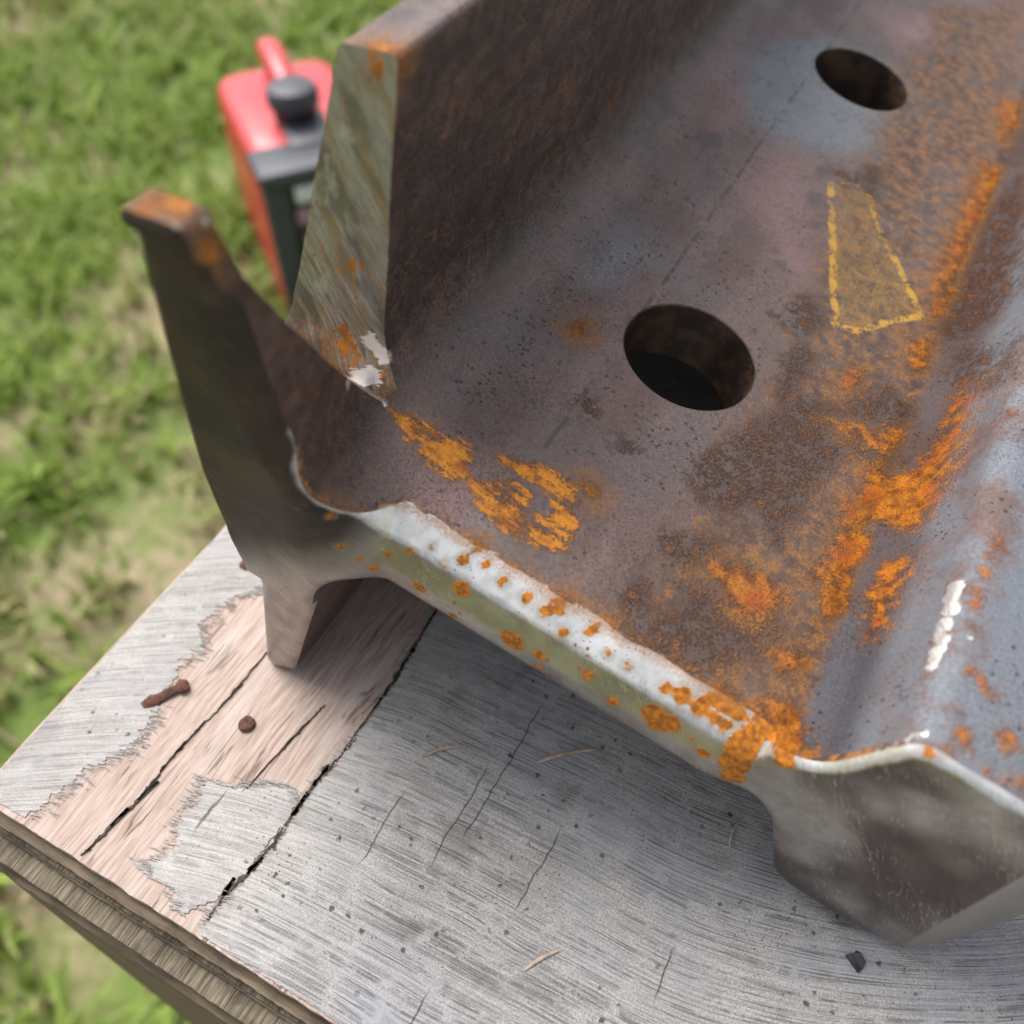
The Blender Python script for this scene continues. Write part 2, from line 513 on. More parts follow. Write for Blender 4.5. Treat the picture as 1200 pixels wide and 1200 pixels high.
ST_DARK = [[[5.8,227.1],[8.9,245.6],[15.1,237.4],[13.9,227.7],[9.6,223.8]],[[21.6,235.2],[27.2,241.0],[30.2,235.6],[26.5,227.9]],[[54.4,247.9],[58.0,253.2],[59.6,248.2],[56.4,241.8]],[[55.6,236.3],[58.9,239.5],[61.2,232.5],[58.3,229.8]],[[60.9,225.6],[63.8,228.4],[64.8,224.2],[62.0,222.3]],[[69.2,372.6],[73.9,375.8],[74.6,367.8],[70.8,365.7]],[[70.5,343.9],[74.0,346.8],[75.3,341.3],[72.8,338.6]],[[73.0,321.3],[76.3,323.9],[76.3,319.7],[74.0,317.2]],[[54.5,206.2],[57.1,208.0],[57.5,205.7],[55.5,204.5]],[[57.7,203.1],[60.5,205.1],[61.0,201.5],[59.0,200.4]],[[47.4,209.9],[49.5,211.5],[49.9,209.5],[48.4,208.5]],[[49.1,188.2],[50.6,189.3],[51.0,187.3],[49.6,186.8]]]
ST_YFILL = [[[59.7,245.1],[70.0,248.8],[95.2,211.5],[82.2,194.1],[77.1,193.3]]]
ST_YELLOW = [[[[59.7,245.1],[66.0,226.8],[73.0,205.9],[77.7,192.6]],0.85],[[[70.7,247.9],[78.1,235.3],[87.1,223.9],[95.3,212.8]],0.8],[[[80.1,193.5],[82.2,193.9],[85.2,196.9],[88.7,203.6],[95.9,211.9]],0.8],[[[62.4,247.7],[67.0,249.9]],0.45]]
ST_BALLS = [[22.6,79.1,1.5,1.15],[24.1,80.8,5.6,0.82],[31.9,80.3,2.0,1.48],[32.2,80.6,-2.3,0.82],[30.6,84.2,10.7,0.82],[39.9,80.4,-1.0,1.15],[39.3,81.7,7.5,1.81],[37.0,84.9,11.4,1.15],[38.4,87.2,12.9,0.82],[52.0,80.3,2.8,2.47],[50.4,80.4,3.3,1.48],[57.6,80.4,3.6,1.32],[58.7,80.4,-0.3,0.99],[59.2,83.3,10.1,1.15],[56.2,86.1,12.4,1.48],[66.7,81.1,5.8,1.32],[73.2,80.4,3.3,1.32],[71.8,84.0,10.8,0.99],[67.7,84.1,11.0,0.82],[62.8,85.2,11.3,0.82],[80.7,81.2,5.9,2.64],[82.9,81.1,5.8,2.47],[84.4,81.2,6.2,1.65],[81.5,80.4,3.5,1.48],[91.4,80.6,4.2,1.32],[88.7,81.0,5.4,0.82],[97.1,81.5,5.4,3.13],[96.3,82.4,8.7,3.13],[98.6,81.3,0.9,2.64],[96.3,83.8,9.9,2.64],[96.8,85.1,11.1,2.15],[102.7,83.3,12.7,1.98],[101.6,84.5,13.3,1.65],[16.8,76.3,7.5,0.99],[19.9,77.7,4.0,0.82],[14.6,75.4,16.9,0.82],[40.9,86.2,12.2,0.99],[50.4,85.0,11.5,1.32],[54.5,84.7,11.5,1.32],[56.0,86.3,12.5,1.65],[63.8,86.7,12.4,1.32],[45.2,85.2,11.7,1.15],[34.2,83.1,9.7,0.82],[27.6,82.2,8.8,0.82],[82.8,84.7,10.8,1.81],[86.3,84.8,10.4,1.81],[89.6,84.4,10.3,1.48],[79.5,84.4,10.6,1.32],[91.7,84.3,10.2,1.32],[125.3,92.6,37.1,2.08],[123.9,92.6,37.1,1.43],[119.0,88.5,37.2,1.82],[118.4,89.8,37.2,1.3],[114.9,83.7,36.0,1.17],[117.0,85.0,37.1,0.78],[123.9,85.6,37.1,0.91],[127.9,86.6,37.1,0.78],[116.3,129.0,37.1,1.56],[115.7,125.7,36.9,1.17],[115.4,121.4,36.8,1.17],[115.2,117.3,36.7,1.04],[115.1,114.3,36.7,1.3],[115.2,110.0,36.8,1.04],[113.3,164.7,35.5,1.17],[112.6,165.6,34.4,0.91],[121.1,99.0,37.2,1.56],[119.5,99.7,37.2,1.04],[112.3,100.8,33.9,0.91],[112.5,104.4,34.2,0.78],[112.7,106.2,34.6,0.78],[112.6,111.0,34.5,0.65],[117.8,100.6,37.2,1.3],[-6.3,65.6,78.8,2.15],[-6.7,64.6,78.7,1.65],[-3.8,66.1,79.4,1.98],[-2.6,65.6,79.8,1.48],[0.4,66.3,75.5,0.99],[0.3,66.8,75.9,0.99],[0.5,64.5,74.8,0.66],[-5.1,108.4,78.5,2.15],[-3.4,108.4,78.7,1.98],[-2.3,108.5,78.8,1.32],[-4.0,108.4,79.2,1.48]]
ST_BARE = [[112.7,117.2,34.6,1.5],[112.5,114.9,34.4,1.65],[112.6,111.9,34.5,1.8],[112.7,109.0,34.6,1.8],[112.7,105.6,34.6,1.8],[112.6,103.1,34.5,1.65],[112.5,100.2,34.3,1.35],[116.3,106.4,37.1,0.6],[-0.4,65.7,79.1,0.5],[-1.5,62.4,79.9,0.5],[-0.5,63.4,79.2,0.6],[0.6,104.8,15.3,2.2],[2.7,105.7,17.4,2.2],[5.2,92.6,29.9,1.5],[-0.2,107.6,23.3,1.4],[1.7,107.6,23.5,1.8],[2.8,107.6,22.6,1.8],[3.7,107.3,21.6,1.4],[0.8,107.6,25.2,1.2],[111.4,84.0,30.3,0.8],[111.7,84.8,31.9,0.8],[112.2,85.4,33.7,0.9],[113.0,86.0,35.1,0.9],[113.8,86.5,35.9,0.9],[111.0,83.9,28.1,1.0],[113.7,87.8,35.8,0.36],[113.7,88.9,35.8,0.36],[113.7,90.0,35.8,0.33],[113.7,91.4,35.8,0.3],[7.0,71.1,31.9,0.8],[7.8,71.4,28.8,0.8],[9.1,72.1,25.3,0.9],[10.5,72.6,22.1,0.9],[8.6,100.9,18.2,0.7],[9.1,102.7,17.5,0.6]]
#STAINS_END

def smooth_bend(co, inverse=False):
    """the front of the foot leans a little towards the web"""
    s, y, q = co[:, 0], co[:, 1], co[:, 2]
    u = sm(0.107 - y, 0.0, 0.032)
    amp = np.interp(q, [-0.07, -0.02, 0.0, 0.04, 0.08], [0.0110, 0.0100, 0.0080, 0.0050, 0.0010])
    u = u + (1 - u) * sm(-q, -0.008, 0.006)
    fade = 1 - sm(s, 0.010, 0.034)
    co = co.copy()
    co[:, 0] = s + amp * u * fade
    return co

CACHE = {}
def build_rail():
    placeholder = [bpy.data.materials.new('tmp_a'), bpy.data.materials.new('tmp_b'), bpy.data.materials.new('tmp_c')]
    bar = build_bar()
    o = mesh_obj('bar', bar, placeholder)
    cutters = [(grid_cutter(), 1), (prism_cutter(), 2)] + [(hole_cutter(*h), 0) for h in HOLES]
    cobs = []
    for me, mi in cutters:
        for m_ in placeholder:
            me.materials.append(m_)
        me.polygons.foreach_set('material_index', [mi] * len(me.polygons))
        c = bpy.data.objects.new('cutter', me); link(c); cobs.append(c)
        md = o.modifiers.new('b', 'BOOLEAN')
        md.object = c; md.operation = 'DIFFERENCE'; md.solver = 'MANIFOLD' if BOOL_MANIFOLD else 'EXACT'
    dg = bpy.context.evaluated_depsgraph_get()
    ev = o.evaluated_get(dg)
    me = bpy.data.meshes.new_from_object(ev)
    for c in cobs:
        bpy.data.objects.remove(c)
    bpy.data.objects.remove(o)
    return me

BOOL_MANIFOLD = True
rail_me = build_rail()
nv = len(rail_me.vertices)
co = np.zeros(nv * 3); rail_me.vertices.foreach_get('co', co); co = co.reshape(-1, 3)
print('rail verts', nv, 'polys', len(rail_me.polygons))
flatco = co.copy()
bent = smooth_bend(co)
lift = -min(0.0, float((bent @ np.array([-math.sin(TILT), 0, math.cos(TILT)])).min() + RAIL_O.z) - 0.0002)
RAIL_M[2][3] += lift
rail_me.vertices.foreach_set('co', bent.ravel())
rail_me.update()

# --- attributes ----------------------------------------------------------------------------
S_, Y_, Q_ = flatco[:, 0] * 1000, flatco[:, 1] * 1000, flatco[:, 2] * 1000     # mm
Bm = bent * 1000
ontop = (Q_ > 9.0)
def field(shapes, x, y, sel, default=-8.0):
    out = np.full(nv, default)
    idx = np.where(sel)[0]
    xs, ys = x[idx], y[idx]
    f = np.full(len(idx), default)
    for sh in shapes:
        a = np.asarray(sh, float)
        bb = (xs > a[:, 0].min() - 8) & (xs < a[:, 0].max() + 8) & (ys > a[:, 1].min() - 8) & (ys < a[:, 1].max() + 8)
        if bb.any():
            k = np.where(bb)[0]
            f[k] = np.maximum(f[k], poly_sd(xs[k], ys[k], a))
    out[idx] = f
    return out
def balls(shapes, default=-8.0):
    out = np.full(nv, default)
    for (bx, by, bz, r) in shapes:
        d = np.sqrt((Bm[:, 0] - bx) ** 2 + (Bm[:, 1] - by) ** 2 + (Bm[:, 2] - bz) ** 2)
        out = np.maximum(out, r - d)
    return np.maximum(out, default)

smear = field(ST_SMEAR, S_, Y_, ontop)
orange = np.maximum(field(ST_ORANGE, S_, Y_, ontop), balls(ST_BALLS))
brown = field(ST_BROWN, S_, Y_, ontop)
tan = field(ST_TAN, S_, Y_, ontop)
blue = field(ST_BLUE, S_, Y_, ontop, -16)
pink = field(ST_PINK, S_, Y_, ontop, -16)
darkp = field(ST_DARK, S_, Y_, ontop)
yfill = field(ST_YFILL, S_, Y_, ontop)
yel = np.full(nv, -8.0)
for pts, w in ST_YELLOW:
    yel[ontop] = np.maximum(yel[ontop], seg_sd(S_[ontop], Y_[ontop], pts, w))
bare = balls(ST_BARE)
near = np.where((flatco[:, 1] < 0.098) & (flatco[:, 2] > 0.0) & (flatco[:, 0] > -0.004))[0]
bev_a = np.full(nv, -5.0); rim_a = np.full(nv, -9.0)
ns, ny, nq = flatco[near, 0], flatco[near, 1], flatco[near, 2]
ey = end_y(ns, nq); pd = poly_sd(ns, nq, P)
front = np.abs(ey - ny) < 0.0006
bev_a[near] = np.where(front & (nq > .003), (bevel_width(ns, nq) - pd) * 1000, -5.0)
rim_a[near] = np.where((pd < 0.0012) & (nq < .034), 1.3 - (ny - ey) * 1000, -9.0)
horn = sm(Q_ - .9 * S_, -26.0, 14.0) * (1 - sm(S_, 8, 24)) * (Y_ < 104)
for nm, arr in (('orange', orange), ('smear', smear), ('brown', brown), ('tan', tan), ('blue', blue), ('pink', pink), ('dark_patch', darkp), ('yellow_fill', yfill), ('yellow', yel), ('bare', bare), ('bevel', bev_a), ('rim', rim_a), ('horn_face', horn)):
    a = rail_me.attributes.new(nm, 'FLOAT', 'POINT')
    a.data.foreach_set('value', arr.astype(np.float32))

# --- materials -----------------------------------------------------------------------------
def rust_layers(t, v, col, rough):
    """ochre drifts, brown flaking and orange rust over a base colour; returns colour, roughness, height"""
    n0 = t.noise(v, 120, 4, .6)
    n1 = t.noise(v, 330, 6, .68)
    n2 = t.noise(v, 1500, 3, .6)
    n3 = t.noise(v, 3000, 2, .5)
    vd, vc = t.voro(v, 1900)
    d0 = t.mul(t.sub(n0, .5), 14.0)
    d1 = t.mul(t.sub(n1, .5), 11.0)
    d2 = t.mul(t.sub(n2, .5), 8.0)
    # wide drift of thin ochre rust, grainy
    at = t.attr('tan')
    xs_ = t.xyz(v)[0]
    offh = t.sstep(t.add(xs_, t.mul(t.sub(n1, .5), .004)), .1045, .1005)
    mt = t.mul(t.sstep(t.add(t.add(at, d0), d1), -5.0, 6.0), offh)
    col = t.mix(t.mul(mt, .70), col, t.mix(t.sstep(n1, .38, .62), (.080, .046, .031), (.165, .092, .054)))
    isl = t.mul(t.sstep(t.noise(v, 85, 4, .6), .53, .60), mt)
    col = t.mix(t.mul(isl, .65), col, (.125, .096, .088))
    sp = t.mul(t.sstep(t.add(n2, t.mul(t.sub(n1, .5), .9)), .54, .64), mt)
    col = t.mix(t.mul(sp, .75), col, (.33, .135, .030))
    sd = t.mul(t.sstep(t.add(n3, t.mul(t.sub(n1, .5), -.6)), .57, .66), mt)
    col = t.mix(t.mul(sd, .65), col, (.040, .026, .020))
    # brown flaking areas: granular, broken, with dark hollows
    ab = t.attr('brown')
    zone = t.sstep(t.add(t.add(ab, d1), t.mul(d0, .35)), -2.6, 2.2)
    gr = t.sstep(t.add(n2, t.mul(t.sub(n1, .5), 1.5)), .42, .58)
    mb = t.mul(zone, gr)
    cb = t.mix(t.sstep(n3, .40, .60), (.022, .012, .009), (.125, .055, .030))
    cb = t.mix(t.mul(t.sstep(n1, .54, .66), t.sstep(n3, .45, .6)), cb, (.27, .105, .030))
    col = t.mix(t.mul(zone, .40), col, (.080, .050, .042))
    col = t.mix(t.mul(mb, .92), col, cb)
    ao0 = t.attr('orange')
    stn = t.mul(t.sstep(t.add(t.add(ao0, t.mul(d0, .7)), t.mul(d1, .25)), -8.0, 2.5), offh)
    col = t.mix(t.mul(stn, .74), col, t.mix(t.sstep(n1, .3, .7), (.105, .050, .024), (.205, .092, .034)))
    # orange: solid heart, scattering grains at the edge, darker ochre skirt
    ao = t.add(t.attr('orange'), t.mul(offh, .9))
    skirt = t.sstep(t.add(t.add(ao, t.mul(d1, 1.0)), t.mul(d0, .4)), -5.5, 1.2)
    skirt = t.mul(skirt, t.sstep(t.add(n2, t.mul(t.sub(n1, .5), .5)), .42, .58))
    skirt = t.mul(skirt, t.mixf(offh, .12, 1.0))
    col = t.mix(t.mul(skirt, .78), col, t.mix(t.sstep(n3, .35, .65), (.085, .042, .018), (.40, .165, .026)))
    mo = t.sstep(t.add(t.add(ao, t.mul(d1, .50)), t.mul(d2, .36)), -1.2, 1.8)
    mo = t.mul(mo, t.sstep(t.add(t.add(n2, t.mul(ao, .07)), t.mul(t.sub(n1, .5), .7)), .36, .54))
    # smeared wet rust, drawn out across the web
    st = t.noise(t.mapv(v, (150, 620, 400), rot=(0, 0, .08)), 1.0, 5, .7)
    ms = t.sstep(t.add(t.add(t.add(t.attr('smear'), .8), t.mul(t.sub(st, .5), 4.6)), t.mul(t.sub(n1, .5), 4.5)), -.45, .9)
    ms = t.mul(ms, t.sstep(t.add(t.add(n2, t.mul(t.sub(st, .5), 1.5)), t.mul(t.attr('smear'), .05)), .30, .50))
    oc = t.mix(t.sstep(n1, .36, .66), (.185, .056, .008), (.50, .170, .014))
    oc = t.mix(t.mul(t.sstep(n3, .50, .64), .8), oc, (.105, .036, .009))
    oc = t.mix(t.mul(t.sstep(n0, .50, .68), .75), oc, (.40, .090, .012))
    oc = t.mix(t.mul(t.sstep(t.noise(v, 190, 4, .65), .54, .68), .6), oc, (.165, .062, .016))
    col = t.mix(mo, col, oc)
    os_ = t.mix(t.sstep(t.add(n1, t.mul(t.sub(st, .5), .6)), .36, .62), (.33, .105, .010), (.66, .245, .022))
    os_ = t.mix(t.mul(t.sstep(n3, .54, .68), .6), os_, (.15, .05, .012))
    col = t.mix(ms, col, os_)
    mo = t.mx(mo, ms)
    rr = t.mixf(t.mx(t.mx(mb, mo), t.mul(t.mx(mt, skirt), .75)), rough, .90)
    h = t.add(t.mul(t.mx(mb, mo), t.add(.35, n2)), t.mul(t.mul(mt, n2), .6))
    h = t.add(h, t.mul(n1, .2))
    return col, rr, h, mo, mb

def scale_mat():
    t = NT('mill_scale_steel')
    v = t.obj()
    vs = t.mapv(v, (1, .22, 1))
    lo = t.noise(vs, 60, 4, .6)
    lo2 = t.noise(v, 38, 3, .55)
    mid = t.noise(v, 260, 5, .65)
    fine = t.noise(v, 1700, 4, .72)
    x, y, z = t.xyz(v)
    col = t.mix(t.sstep(lo, .35, .65), (.108, .058, .046), (.165, .102, .087))
    col = t.mix(t.sstep(lo2, .42, .68), col, (.120, .088, .083))
    col = t.mix(t.mul(t.sstep(mid, .50, .72), .55), col, (.072, .046, .040))
    # heat-blued haze and pinkish scale, both lightened to add the web's sheen
    col = t.mix(t.mul(t.sstep(t.attr('pink'), -7, 6), .65), col, (.290, .155, .152))
    col = t.mix(t.mul(t.sstep(t.add(t.attr('blue'), t.mul(t.sub(lo2, .5), 12)), -6, 7), .9), col, (.165, .182, .205))
    # head of the rail: rolled skin, reflected sky painted in as blue
    hd = t.mul(t.sstep(x, .1070, .110), t.sstep(z, .012, .018))
    col = t.mix(t.mul(hd, t.sstep(t.noise(v, 48, 5, .6), .74, .46)), col, (.160, .178, .208))
    fb = t.mul(t.mul(t.sstep(t.add(x, t.mul(t.sub(mid, .5), .004)),   .0970, .1005), t.sstep(x, .1105, .1080)), t.sstep(z, .011, .0125))  # fillet band: dark rust, colour deepened to take out the sky highlight
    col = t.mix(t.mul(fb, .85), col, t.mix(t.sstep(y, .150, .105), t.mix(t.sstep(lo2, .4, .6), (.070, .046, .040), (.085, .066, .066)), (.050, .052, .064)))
    rb = t.mul(t.mul(t.sstep(t.add(x, t.mul(t.sub(mid, .5), .004)), .1105, .1125), t.sstep(t.add(x, t.mul(t.sub(mid, .5), .008)), .1215, .1170)), t.sstep(z, .031, .0345))
    col = t.mix(t.mul(rb, t.sstep(t.noise(v, 95, 4, .6), .38, .56)), col, (.135, .088, .080))
    # foot: dark brown scale with rusty drifts, darkened further for its shaded inner side
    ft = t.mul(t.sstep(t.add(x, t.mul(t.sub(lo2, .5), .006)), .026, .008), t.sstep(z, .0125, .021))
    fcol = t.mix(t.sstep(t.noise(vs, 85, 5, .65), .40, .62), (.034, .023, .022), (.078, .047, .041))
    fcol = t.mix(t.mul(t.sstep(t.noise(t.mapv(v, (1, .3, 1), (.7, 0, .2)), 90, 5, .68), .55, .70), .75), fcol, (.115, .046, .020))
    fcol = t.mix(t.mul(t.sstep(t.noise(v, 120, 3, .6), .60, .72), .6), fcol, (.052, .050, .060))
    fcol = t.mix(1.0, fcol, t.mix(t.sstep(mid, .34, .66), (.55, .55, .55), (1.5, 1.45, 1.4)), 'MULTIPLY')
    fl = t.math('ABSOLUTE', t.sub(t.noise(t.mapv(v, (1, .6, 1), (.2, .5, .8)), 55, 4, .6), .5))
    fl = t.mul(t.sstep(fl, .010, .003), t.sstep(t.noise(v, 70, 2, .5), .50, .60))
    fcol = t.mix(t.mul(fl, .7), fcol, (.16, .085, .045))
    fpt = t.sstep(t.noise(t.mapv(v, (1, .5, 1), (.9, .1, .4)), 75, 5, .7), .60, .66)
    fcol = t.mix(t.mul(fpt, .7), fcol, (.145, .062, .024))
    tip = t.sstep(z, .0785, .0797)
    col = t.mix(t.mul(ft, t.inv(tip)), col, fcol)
    # fine speckle
    col = t.mix(1.0, col, t.mix(t.sstep(fine, .30, .70), (.74, .72, .72), (1.28, 1.27, 1.27)), 'MULTIPLY')
    gr_ = t.mul(t.sstep(fine, .50, .60), t.sstep(t.noise(t.mapv(v, loc=(.8, .4, .2)), 42, 4, .65), .44, .60))
    offr = t.sstep(x, .1000, .0960)
    gr_ = t.mul(gr_, offr)
    col = t.mix(t.mul(gr_, .22), col, (.26, .195, .170))
    gd_ = t.mul(t.sstep(fine, .46, .38), t.sstep(t.noise(t.mapv(v, loc=(.2, .8, .5)), 50, 4, .65), .44, .60))
    gd_ = t.mul(gd_, offr)
    col = t.mix(t.mul(gd_, .55), col, (.040, .025, .021))
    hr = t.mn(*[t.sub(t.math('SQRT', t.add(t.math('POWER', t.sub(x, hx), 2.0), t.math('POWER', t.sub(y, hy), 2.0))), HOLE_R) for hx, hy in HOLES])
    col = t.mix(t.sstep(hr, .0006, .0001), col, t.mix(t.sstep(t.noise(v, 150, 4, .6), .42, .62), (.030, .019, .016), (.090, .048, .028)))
    # small dark pits, gathered in places
    vd, vc = t.voro(v, 520)
    pz = t.noise(v, 70, 3, .6)
    pit = t.mul(t.sstep(t.add(vd, t.mul(t.sub(fine, .5), .30)), .24, .14), t.sstep(pz, .46, .58))
    vd2, vc2 = t.voro(v, 1500)
    pit2 = t.mul(t.sstep(vd2, .32, .16), t.sstep(t.noise(t.mapv(v, loc=(.3, .1, .2)), 45, 3, .6), .44, .58))
    col = t.mix(t.mul(t.mx(pit, t.mul(pit2, .75)), .85), col, (.030, .018, .015))
    # faint rolling lines and the dashed line along the web
    for s0, w, th, st in ((.0379, .00034, .51, .75), (.0306, .00024, .58, .5), (.0655, .00024, .58, .5)):
        wob = t.mul(t.sub(t.noise(t.comb(y, s0, 0.0), 60, 2, .5), .5), .0014)
        line = t.sstep(t.math('ABSOLUTE', t.sub(t.add(t.add(x, wob), t.mul(t.sub(fine, .5), .0004)), s0)), w * 2.2, w * .6)
        dash = t.sstep(t.noise(t.comb(y, s0 * 3, 0.0), 170, 4, .7), th - .05, th + .04)
        onw = t.mul(t.sstep(z, .010, .012), t.sstep(z, .016, .0145))
        col = t.mix(t.mul(t.mul(t.mul(line, dash), onw), st), col, (.035, .022, .018))
    wf = t.math('ABSOLUTE', t.sub(t.noise(t.mapv(v, loc=(.6, .2, .1)), 62, 5, .62), .5))
    wf = t.mul(t.sstep(wf, .007, .002), t.sstep(t.noise(t.mapv(v, loc=(.1, .9, 0)), 60, 2, .5), .50, .60))
    col = t.mix(t.mul(wf, .6), col, (.045, .028, .023))
    scr = t.math('ABSOLUTE', t.sub(t.noise(t.mapv(v, (40, 420, 40), rot=(0, 0, .9)), 1.0, 2, .5), .5))
    scr = t.mul(t.sstep(scr, .006, .002), t.sstep(t.noise(v, 34, 2, .5), .56, .64))
    col = t.mix(t.mul(scr, .35), col, (.30, .26, .25))
    dp = t.sstep(t.add(t.attr('dark_patch'), t.mul(t.sub(mid, .5), 6)), -.9, 1.2)
    col = t.mix(t.mul(dp, .6), col, (.050, .042, .046))
    rough = t.sstep(t.noise(v, 120, 4, .6), .3, .7, .40, .54)
    rough = t.mixf(hd, rough, .36)
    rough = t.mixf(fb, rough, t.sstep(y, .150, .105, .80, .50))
    rough = t.mixf(rb, rough, .75)
    # chalk marks
    ay = t.attr('yellow')
    yn = t.noise(v, 1300, 3, .6)
    # rusted rim where the scale breaks off at the ground edge
    rim = t.sstep(t.add(t.attr('rim'), t.mul(t.sub(mid, .5), 4.0)), -.3, .7)
    rimc = t.mix(t.sstep(t.noise(v, 420, 4, .65), .42, .60), (.070, .040, .028), (.40, .16, .035))
    col = t.mix(t.mul(rim, .85), col, rimc)
    lip = t.mul(t.sstep(t.add(t.attr('rim'), t.mul(t.sub(t.noise(v, 480, 4, .65), .5), 4.5)), 1.0, 1.5), t.mul(t.sstep(x, .018, .024), t.sstep(x, .096, .088)))
    col = t.mix(t.mul(lip, .9), col, (.72, .70, .66))
    col, rough, h, mo, mb = rust_layers(t, v, col, rough)
    yf = t.mul(t.sstep(t.add(t.attr('yellow_fill'), t.mul(t.sub(mid, .5), 5)), -.4, 1.2), t.sstep(t.add(yn, t.mul(t.sub(mid, .5), .9)), .34, .66))
    yf = t.mul(yf, t.sstep(t.noise(v, 110, 3, .6), .30, .62, .35, 1.0))
    col = t.mix(t.mul(yf, .50), col, (.40, .225, .024))
    my = t.mul(t.sstep(t.add(ay, t.mul(t.sub(mid, .5), 2.0)), -.45, .30), t.sstep(t.add(yn, t.mul(t.sub(mid, .5), 1.3)), .36, .58))
    col = t.mix(t.mul(my, .80), col, (.60, .33, .026))
    mw = t.sstep(t.add(t.attr('bare'), t.mul(t.sub(mid, .5), 3.4)), -.1, .5)
    mw = t.mul(mw, t.inv(t.mul(mo, .95)))
    col = t.mix(mw, col, (.80, .79, .76))
    rough = t.mixf(t.mx(mw, 0.0), rough, .38)
    hgt = t.add(t.add(h, t.mul(fine, .22)), t.mul(t.add(pit, t.mul(pit2, .5)), -.45))
    hgt = t.add(hgt, t.mul(rim, -.5))
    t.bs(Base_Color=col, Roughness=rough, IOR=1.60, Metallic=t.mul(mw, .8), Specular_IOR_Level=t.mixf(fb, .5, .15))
    t.bump(hgt, .85, .00045)
    return t.m

def ground_mat():
    """angle-ground end faces: burnished, heat-tinted, dressed edge whitened to add its sky reflection"""
    t = NT('ground_bright_steel')
    v = t.obj()
    x, y, z = t.xyz(v)
    mid = t.noise(v, 170, 5, .6)
    br = t.noise(t.mapv(v, (220, 200, 2600), rot=(0, -.75, 0)), 1.0, 3, .6)
    br2 = t.noise(t.mapv(v, (260, 200, 3000), rot=(0, .45, 0)), 1.0, 2, .6)
    fine = t.noise(v, 2400, 3, .6)
    col = t.mix(t.sstep(mid, .32, .68), (.325, .300, .285), (.44, .415, .395))
    sc = t.mul(t.sstep(br, .60, .72), t.sstep(t.noise(v, 90, 3, .6), .46, .60))
    col = t.mix(t.mul(sc, .45), col, (.72, .70, .67))
    dk = t.mul(t.sstep(br2, .64, .72), t.sstep(t.noise(t.mapv(v, loc=(.5, 0, .1)), 70, 3, .6), .52, .60))
    col = t.mix(t.mul(dk, .7), col, (.09, .075, .065))
    # heat tint in soft overlapping sweeps of the disc (strongest on the head)
    hz = t.sstep(x, .085, .115)
    w1 = t.noise(t.mapv(v, (52, 40, 36), rot=(0, .7, 0)), 1.0, 1, .4, .3)
    w2 = t.noise(t.mapv(v, (55, 40, 80), (.3, .2, .1), rot=(0, -.5, 0)), 1.0, 1, .4, .3)
    tint = t.mul(t.sstep(w1, .34, .70), t.mixf(hz, .30, .85))
    col = t.mix(tint, col, (.172, .126, .116))
    tint2 = t.mul(t.sstep(w2, .40, .66), t.mixf(hz, .22, .80))
    col = t.mix(tint2, col, (.082, .058, .060))
    s3 = t.math('ABSOLUTE', t.sub(t.noise(t.mapv(v, (120, 100, 900), rot=(0, -.9, 0)), 1.0, 2, .5), .5))
    s3 = t.mul(t.sstep(s3, .016, .004), t.sstep(t.noise(v, 80, 3, .6), .46, .58))
    col = t.mix(t.mul(s3, .55), col, (.62, .58, .54))
    rough = t.add(t.sstep(br, .2, .8, .27, .42), t.mul(tint, .08))
    # chamfer of the running surface stays pale
    ch = t.sstep(t.sub(x, t.sub(.1495, t.mul(t.add(z, .03), .16))), -.0003, .0004)
    col = t.mix(t.mul(ch, .9), col, t.mix(mid, (.36, .33, .30), (.46, .43, .39)))
    # claw and root of the foot: blackened by heat and scale
    hf = t.attr('horn_face')
    hm = t.sstep(t.add(t.add(hf, t.mul(t.sub(mid, .5), .30)), t.mul(t.sub(br, .5), .25)), .22, .92)
    hc = t.mix(t.sstep(t.noise(v, 55, 4, .6), .4, .65), (.036, .026, .025), (.070, .043, .034))
    hc = t.mix(t.mul(sc, .35), hc, (.35, .32, .29))
    col = t.mix(hm, col, hc)
    rough = t.mixf(hm, rough, .55)
    # dressed edge: bare steel, its bright sky reflection put into a white colour
    bv = t.add(t.attr('bevel'), t.mul(t.sub(mid, .5), 1.0))
    bm_ = t.sstep(bv, .10, .9)
    wht = t.mix(t.sstep(t.noise(v, 300, 4, .6), .36, .60), (.74, .72, .68), (.90, .89, .87))
    wht = t.mix(t.sstep(t.attr('bevel'), 1.6, .9), wht, t.mix(t.sstep(br, .4, .6), (.50, .49, .49), (.62, .61, .61)))
    col = t.mix(bm_, col, wht)
    rough = t.mixf(bm_, rough, .40)
    # rust specks
    vd, vc = t.voro(v, 330)
    sp = t.mul(t.sstep(t.add(vd, t.mul(t.sub(fine, .5), .2)), .17, .10), t.sstep(t.noise(v, 60, 2, .5), .46, .58))
    sp = t.mul(sp, t.inv(t.mul(hz, .7)))
    vd3, vc3 = t.voro(v, 1000)
    sp3 = t.mul(t.mul(t.sstep(t.add(vd3, t.mul(t.sub(fine, .5), .5)), .26, .12), t.sstep(t.noise(v, 130, 3, .6), .46, .60)), bm_)
    col = t.mix(t.mul(t.mx(sp, t.mul(sp3, .7)), t.inv(hm)), col, (.26, .085, .014))
    ao = t.add(t.attr('orange'), t.mul(t.sub(t.noise(v, 700, 4, .65), .5), 2.0))
    mo = t.sstep(ao, -.08, .28)
    halo = t.mul(t.sstep(ao, -1.1, .1), .35)
    col = t.mix(halo, col, (.42, .25, .10))
    oc = t.mix(t.sstep(t.noise(v, 800, 4, .6), .35, .65), (.26, .078, .008), (.62, .215, .014))
    col = t.mix(mo, col, oc)
    rim = t.sstep(t.add(bv, t.mul(t.sub(fine, .5), 2.5)), 3.6, 4.8)
    rim = t.mul(rim, t.sstep(x, .1, .095))
    col = t.mix(t.mul(rim, .75), col, (.30, .12, .035))
